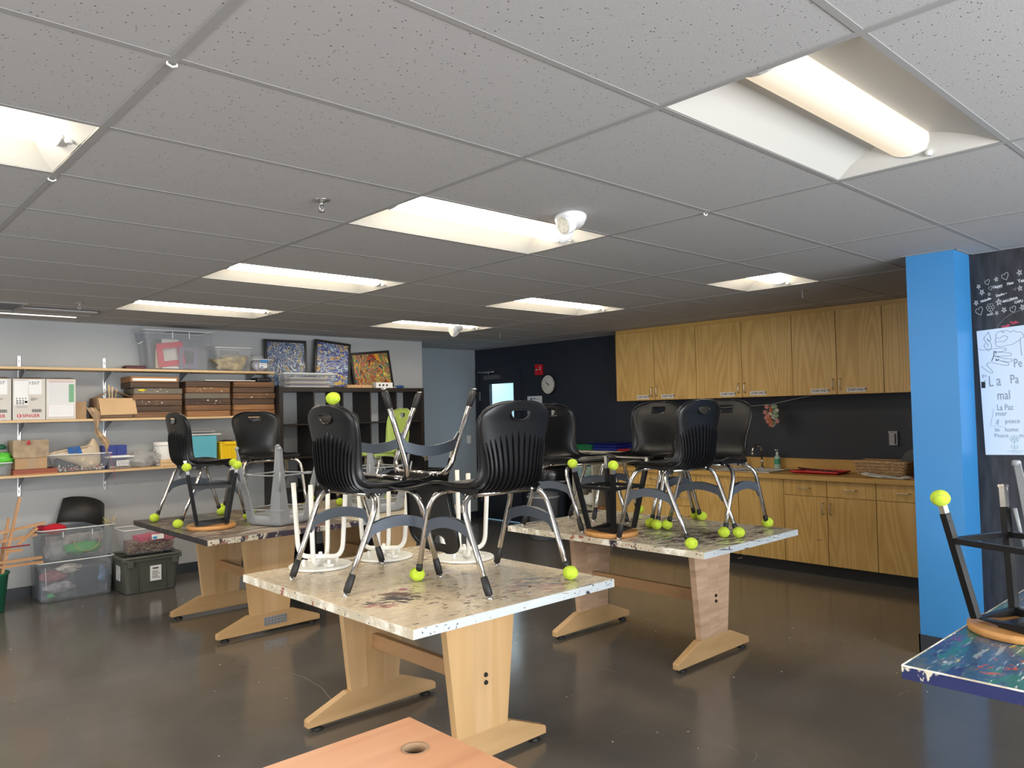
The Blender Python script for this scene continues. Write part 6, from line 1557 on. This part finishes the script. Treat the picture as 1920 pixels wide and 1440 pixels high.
m.build('print', mat('print_slate', (.12, .14, .18), .6), t_, stuff=True)
t_ = thing('notice', 'small cream notice sheet seen through a chair handle, right of the first notice', 'notice', (XE, 6.30, 1.44))
MB().box(-.003, 0, -.12, .12, 0, .18).build('sheet', mat('notice_cream', (.62, .60, .55), .5), t_)
m = MB()
for q in range(6): m.box(-.004, -.003, -.09+.02*(q % 3), .09, .03+q*.022, .034+q*.022)
m.build('print', mat('print_slate', (.12, .14, .18), .6), t_, stuff=True)
t_ = thing('wall_switch', 'white switch plate low on the recessed grey wall', 'switch', (6.55, 7.98, 1.10))
MB().box(-.035, .035, -.006, 0, 0, .115).build('plate', M_white, t_)
MB().box(-.008, .008, -.012, -.006, .04, .075).build('toggle', M_white, t_)

# ------------------------------------------------------------------ chalk drawings and poster on the blackboard wall
M_ch = mat('chalk_white', (.55, .56, .58), .9); M_chr = mat('chalk_red', (.60, .08, .14), .9)
XC = XP-.0012
def ribbon(m, pts, w, x=XC):
    P = [Vector((x, a, b_)) for a, b_ in pts]
    for k in range(len(P)-1):
        d = P[k+1]-P[k]
        if d.length < 1e-6: continue
        d.normalize(); nn = Vector((0, -d.z, d.y))*w/2; e = d*w*.3
        m.add([P[k]-nn-e, P[k+1]-nn+e, P[k+1]+nn+e, P[k]+nn-e], [(0, 1, 2, 3)])
def heart(c, s, tilt=.35):
    pts = []
    for k in range(25):
        a = 2*PI*k/24; hx_ = 16*math.sin(a)**3/17; hz_ = (13*math.cos(a)-5*math.cos(2*a)-2*math.cos(3*a)-math.cos(4*a))/17
        ct__, st_ = math.cos(tilt), math.sin(tilt)
        pts.append((c[0]-(hx_*ct__-hz_*st_)*s*.72, c[1]+(hx_*st_+hz_*ct__)*s))
    return pts
def star(c, s, tilt=.3):
    pts = []
    for k in range(6):
        a = PI/2+k*4*PI/5+tilt; pts.append((c[0]-math.cos(a)*s*.75, c[1]+math.sin(a)*s))
    return pts
t_ = thing('chalk_writing', 'white chalk New Year greeting with hearts and stars on the blackboard wall', 'writing', (0, 0, 0))
for c, s in (((.691, 2.285), .020), ((.594, 2.308), .027), ((.675, 2.246), .015), ((.548, 2.223), .010), ((.741, 2.112), .030), ((.561, 2.103), .024)):
    m = MB(); ribbon(m, heart(c, s), .0028); m.build('heart', M_ch, t_)
for (c, s) in (((.74, 2.264), .016), ((.643, 2.296), .016), ((.519, 2.319), .02), ((.723, 2.226), .02), ((.684, 2.21), .012), ((.757, 2.164), .018), ((.52, 2.225), .018), ((.634, 2.155), .023), ((.648, 2.089), .014), ((.608, 2.104), .019), ((.511, 2.109), .021)):
    m = MB(); ribbon(m, star(c, s, random.uniform(.1, .8)), .0032); m.build('star', M_ch, t_)
for k in range(6):
    a = 2*PI*k/6; m = MB(); ribbon(m, [(.681+.014*math.cos(a)+.008*math.cos(q), 2.128+.016*math.sin(a)+.009*math.sin(q)) for q in [2*PI*j/10 for j in range(11)]], .0024); m.build('petal', M_ch, t_)
m = MB(); ribbon(m, [(.681, 2.11), (.679, 2.082)], .003); ribbon(m, [(.70, 2.078), (.697, 2.09), (.690, 2.076), (.688, 2.09), (.679, 2.078), (.672, 2.096), (.668, 2.08)], .0028); m.build('stem', M_ch, t_)
m = MB(); ribbon(m, [(.653, 1.994), (.636, 2.021), (.608, 2.053), (.571, 2.078), (.519, 2.094), (.44, 2.10)], .002); m.build('arc', mat('chalk_faint', (.25, .24, .24), .9), t_)
def wtxt(s, y, z, size, tilt, mm=None, sq=.75, par=None, x=XC):
    o = text_mesh(s, size, mm or M_ch, par or t_, face_w(x, y, z, tilt) @ Matrix.Diagonal((sq, 1, 1, 1)), extrude=.0002, bold=.0010)
    return o
wtxt('Happy', .660, 2.240, .026, .17); wtxt('New', .586, 2.252, .024, .14); wtxt('Year', .528, 2.258, .030, .12)
wtxt('Michelle', .731, 2.162, .020, .28, sq=.9); wtxt('Zandra ~', .647, 2.188, .020, .2, sq=.8)
wtxt('~BALLERINA', .618, 2.148, .020, .18, sq=.78); wtxt('CAPU', .552, 2.136, .022, .12, sq=.8)
wtxt('Thank', .620, 1.990, .024, .35, M_chr, .7); wtxt('You..', .572, 2.006, .034, .4, M_chr, .6)
# poster
t_ = thing('poster', 'white paper poster with marker drawings and handwriting on peace', 'poster', (0, 0, 0))
px = XP-.004
o = MB().add([(px, .761, 1.988), (px, .740, 1.222), (px, .20, 1.235), (px, .19, 2.02), (px+.003, .761, 1.988), (px+.003, .740, 1.222), (px+.003, .20, 1.235), (px+.003, .19, 2.02)], [(0, 1, 2, 3), (7, 6, 5, 4), (0, 4, 5, 1), (1, 5, 6, 2), (2, 6, 7, 3), (3, 7, 4, 0)]).build('sheet', mat('poster_paper', (.60, .70, .84), .55), t_)
xo = px-.0008
M_mk = mat('marker_blue_black', (.02, .03, .08), .5); M_pen = mat('pencil_grey', (.22, .27, .32), .6); M_pg = mat('pencil_green', (.08, .30, .22), .6)
def draw(nm, lines, w, mm):
    m = MB()
    for l in lines: ribbon(m, l, w, xo)
    m.build(nm, mm, t_)
draw('cloud_drawing', [[(0.658, 1.952), (0.648, 1.97), (0.629, 1.977), (0.61, 1.964), (0.624, 1.976), (0.596, 1.978), (0.575, 1.965), (0.563, 1.975), (0.543, 1.964), (0.525, 1.963), (0.514, 1.948), (0.51, 1.931), (0.528, 1.925), (0.529, 1.917), (0.555, 1.9), (0.578, 1.889), (0.599, 1.888), (0.628, 1.882), (0.654, 1.886), (0.662, 1.903), (0.657, 1.911), (0.662, 1.925), (0.654, 1.935), (0.658, 1.952)], [(0.657, 1.911), (0.636, 1.915), (0.617, 1.911), (0.6, 1.923), (0.593, 1.938), (0.611, 1.949), (0.63, 1.939), (0.635, 1.934), (0.652, 1.935)], [(.529, 1.917), (.528, 1.86), (.526, 1.82)]], .0016, M_mk)
draw('pointed_s_drawing', [[(0.696, 1.977), (0.724, 1.939), (0.701, 1.898), (0.702, 1.887)], [(0.696, 1.977), (0.683, 1.932), (0.691, 1.919), (0.704, 1.937)], [(.704, 1.937), (.701, 1.925), (0.691, 1.919), (0.681, 1.894), (0.685, 1.875), (0.701, 1.86), (0.724, 1.892), (0.715, 1.91)]], .0017, M_mk)
draw('hand_drawing', [[(0.753, 1.876), (0.734, 1.868), (0.685, 1.872), (0.633, 1.874), (0.605, 1.868), (0.605, 1.858), (0.634, 1.851), (0.667, 1.852), (0.638, 1.849), (0.585, 1.841), (0.577, 1.832), (0.585, 1.823), (0.63, 1.824), (0.654, 1.822), (0.616, 1.809), (0.579, 1.803), (0.577, 1.792), (0.594, 1.786), (0.622, 1.792), (0.65, 1.8), (0.617, 1.789), (0.596, 1.78), (0.594, 1.769), (0.609, 1.765), (0.641, 1.774), (0.684, 1.788), (0.705, 1.789), (0.714, 1.778), (0.702, 1.759), (0.683, 1.736), (0.684, 1.725), (0.698, 1.726), (0.743, 1.768)]], .0018, M_mk)
draw('hand_marks', [[(.669, 1.858), (.672, 1.83), (.685, 1.798)], [(.662, 1.856), (.660, 1.842)], [(.667, 1.826), (.645, 1.822)], [(.662, 1.81), (.655, 1.797)], [(.662, 1.80), (.645, 1.806)]], .004, M_mk)
draw('black_square', [[(.736, 1.666), (.736, 1.640)]], .022, mat('marker_black', (.008, .008, .01), .5))
draw('face_marks', [[(.732, 1.718), (.739, 1.708), (.733, 1.696)], [(.727, 1.711), (.718, 1.711)], [(.727, 1.704), (.718, 1.704)], [(.730, 1.680), (.722, 1.678)]], .0026, M_mk)
pw = lambda s, y, z, size, sq=.75, mm=None: text_mesh(s, size, mm or M_pen, t_, face_w(xo, y, z, .02) @ Matrix.Diagonal((sq, 1, 1, 1)), name='handwriting', extrude=.0002)
pw('Pe', .570, 1.752, .075, .62); pw('L', .708, 1.642, .095, .62); pw('a', .665, 1.645, .095, .65); pw('Pa', .592, 1.655, .078, .65); pw('mal', .664, 1.560, .082, .62)
pw('La Paz', .668, 1.495, .052, .66); pw('mar', .678, 1.462, .040, 1.0); pw('if', .676, 1.408, .045, .75); pw('peace', .628, 1.416, .040, .85); pw('be', .684, 1.366, .036, .75); pw('home', .630, 1.366, .036, .85); pw('Peace', .688, 1.330, .034, .95); pw('m', .558, 1.332, .034, .9)
draw('bracket_line', [[(0.685, 1.506), (0.706, 1.402), (0.634, 1.394)]], .0014, M_pen)
draw('flower_sketch', [[(.583, 1.307), (.585, 1.251)], [(.626, 1.248), (.538, 1.25)]]+[[(.583+.016*math.cos(a)+.009*math.cos(q), 1.322+.014*math.sin(a)+.009*math.sin(q)) for q in [2*PI*j/8 for j in range(9)]] for a in [2*PI*k/6 for k in range(6)]]+[[(.584+s*.002, 1.27), (.584+s*.016, 1.283), (.584+s*.018, 1.268), (.584+s*.002, 1.262)] for s in (-1, 1)]+[[(.60-.012*k, 1.246), (.595-.012*k, 1.236)] for k in range(5)], .0013, M_pg)

# ------------------------------------------------------------------ floor litter, scratches
for k, (x, y, a, lb) in enumerate(((1.285, 2.28, .3, 'small dark scrap of card on the floor by the nearest table foot'),)):
    o = MB().box(-.03, .03, -.008, .008, 0, .0015).build('card_scrap', mat('scrap_dark', (.03, .012, .008), .6)); o.location = (x, y, 0); o.rotation_euler = (0, 0, a); tag(o, lb, 'scrap')
m = MB()
M_scr = mat('scratch_pale', (.20, .18, .16), .5)
def scratch(pts, w=.003, parent=None):
    m = MB(); P = [Vector((x, y, .0006)) for x, y in pts]
    for k in range(len(P)-1):
        d = (P[k+1]-P[k]).normalized(); nn = Vector((-d.y, d.x, 0))*w/2
        m.add([P[k]-nn, P[k+1]-nn, P[k+1]+nn, P[k]+nn], [(0, 1, 2, 3)])
    o = m.build('scratch', M_scr, D.objects['floor'])
scratch([(1.42, 3.98), (1.50, 3.72), (1.53, 3.50), (1.52, 3.28), (1.46, 3.06)], .004)
for q in range(34):
    x, y = random.uniform(.45, .95), random.uniform(1.35, 2.35); a = 2.25+random.gauss(0, .12); L = random.uniform(.03, .10)
    scratch([(x, y), (x+L*math.cos(a), y+L*math.sin(a)), (x+2*L*math.cos(a+.06), y+2*L*math.sin(a+.06))], random.uniform(.0008, .0018))
for q in range(22):
    x, y = random.uniform(.4, 4.2), random.uniform(.6, 4.6); a = random.uniform(0, 3)
    scratch([(x, y), (x+.05*math.cos(a), y+.05*math.sin(a)), (x+.11*math.cos(a+.2), y+.11*math.sin(a+.2))], random.uniform(.001, .003))
m = MB()
for q in range(70):
    x, y = random.uniform(.2, 4.6), random.uniform(.6, 6.6); s = random.uniform(.0015, .004)
    m.box(x-s, x+s*1.4, y-s, y+s, 0, .0008)
o = m.build('floor_crumbs', mat('crumb_white', (.6, .58, .55), .7)); o['kind'] = 'stuff'; tag(o, 'tiny pale crumbs scattered over the dark floor', 'crumbs')
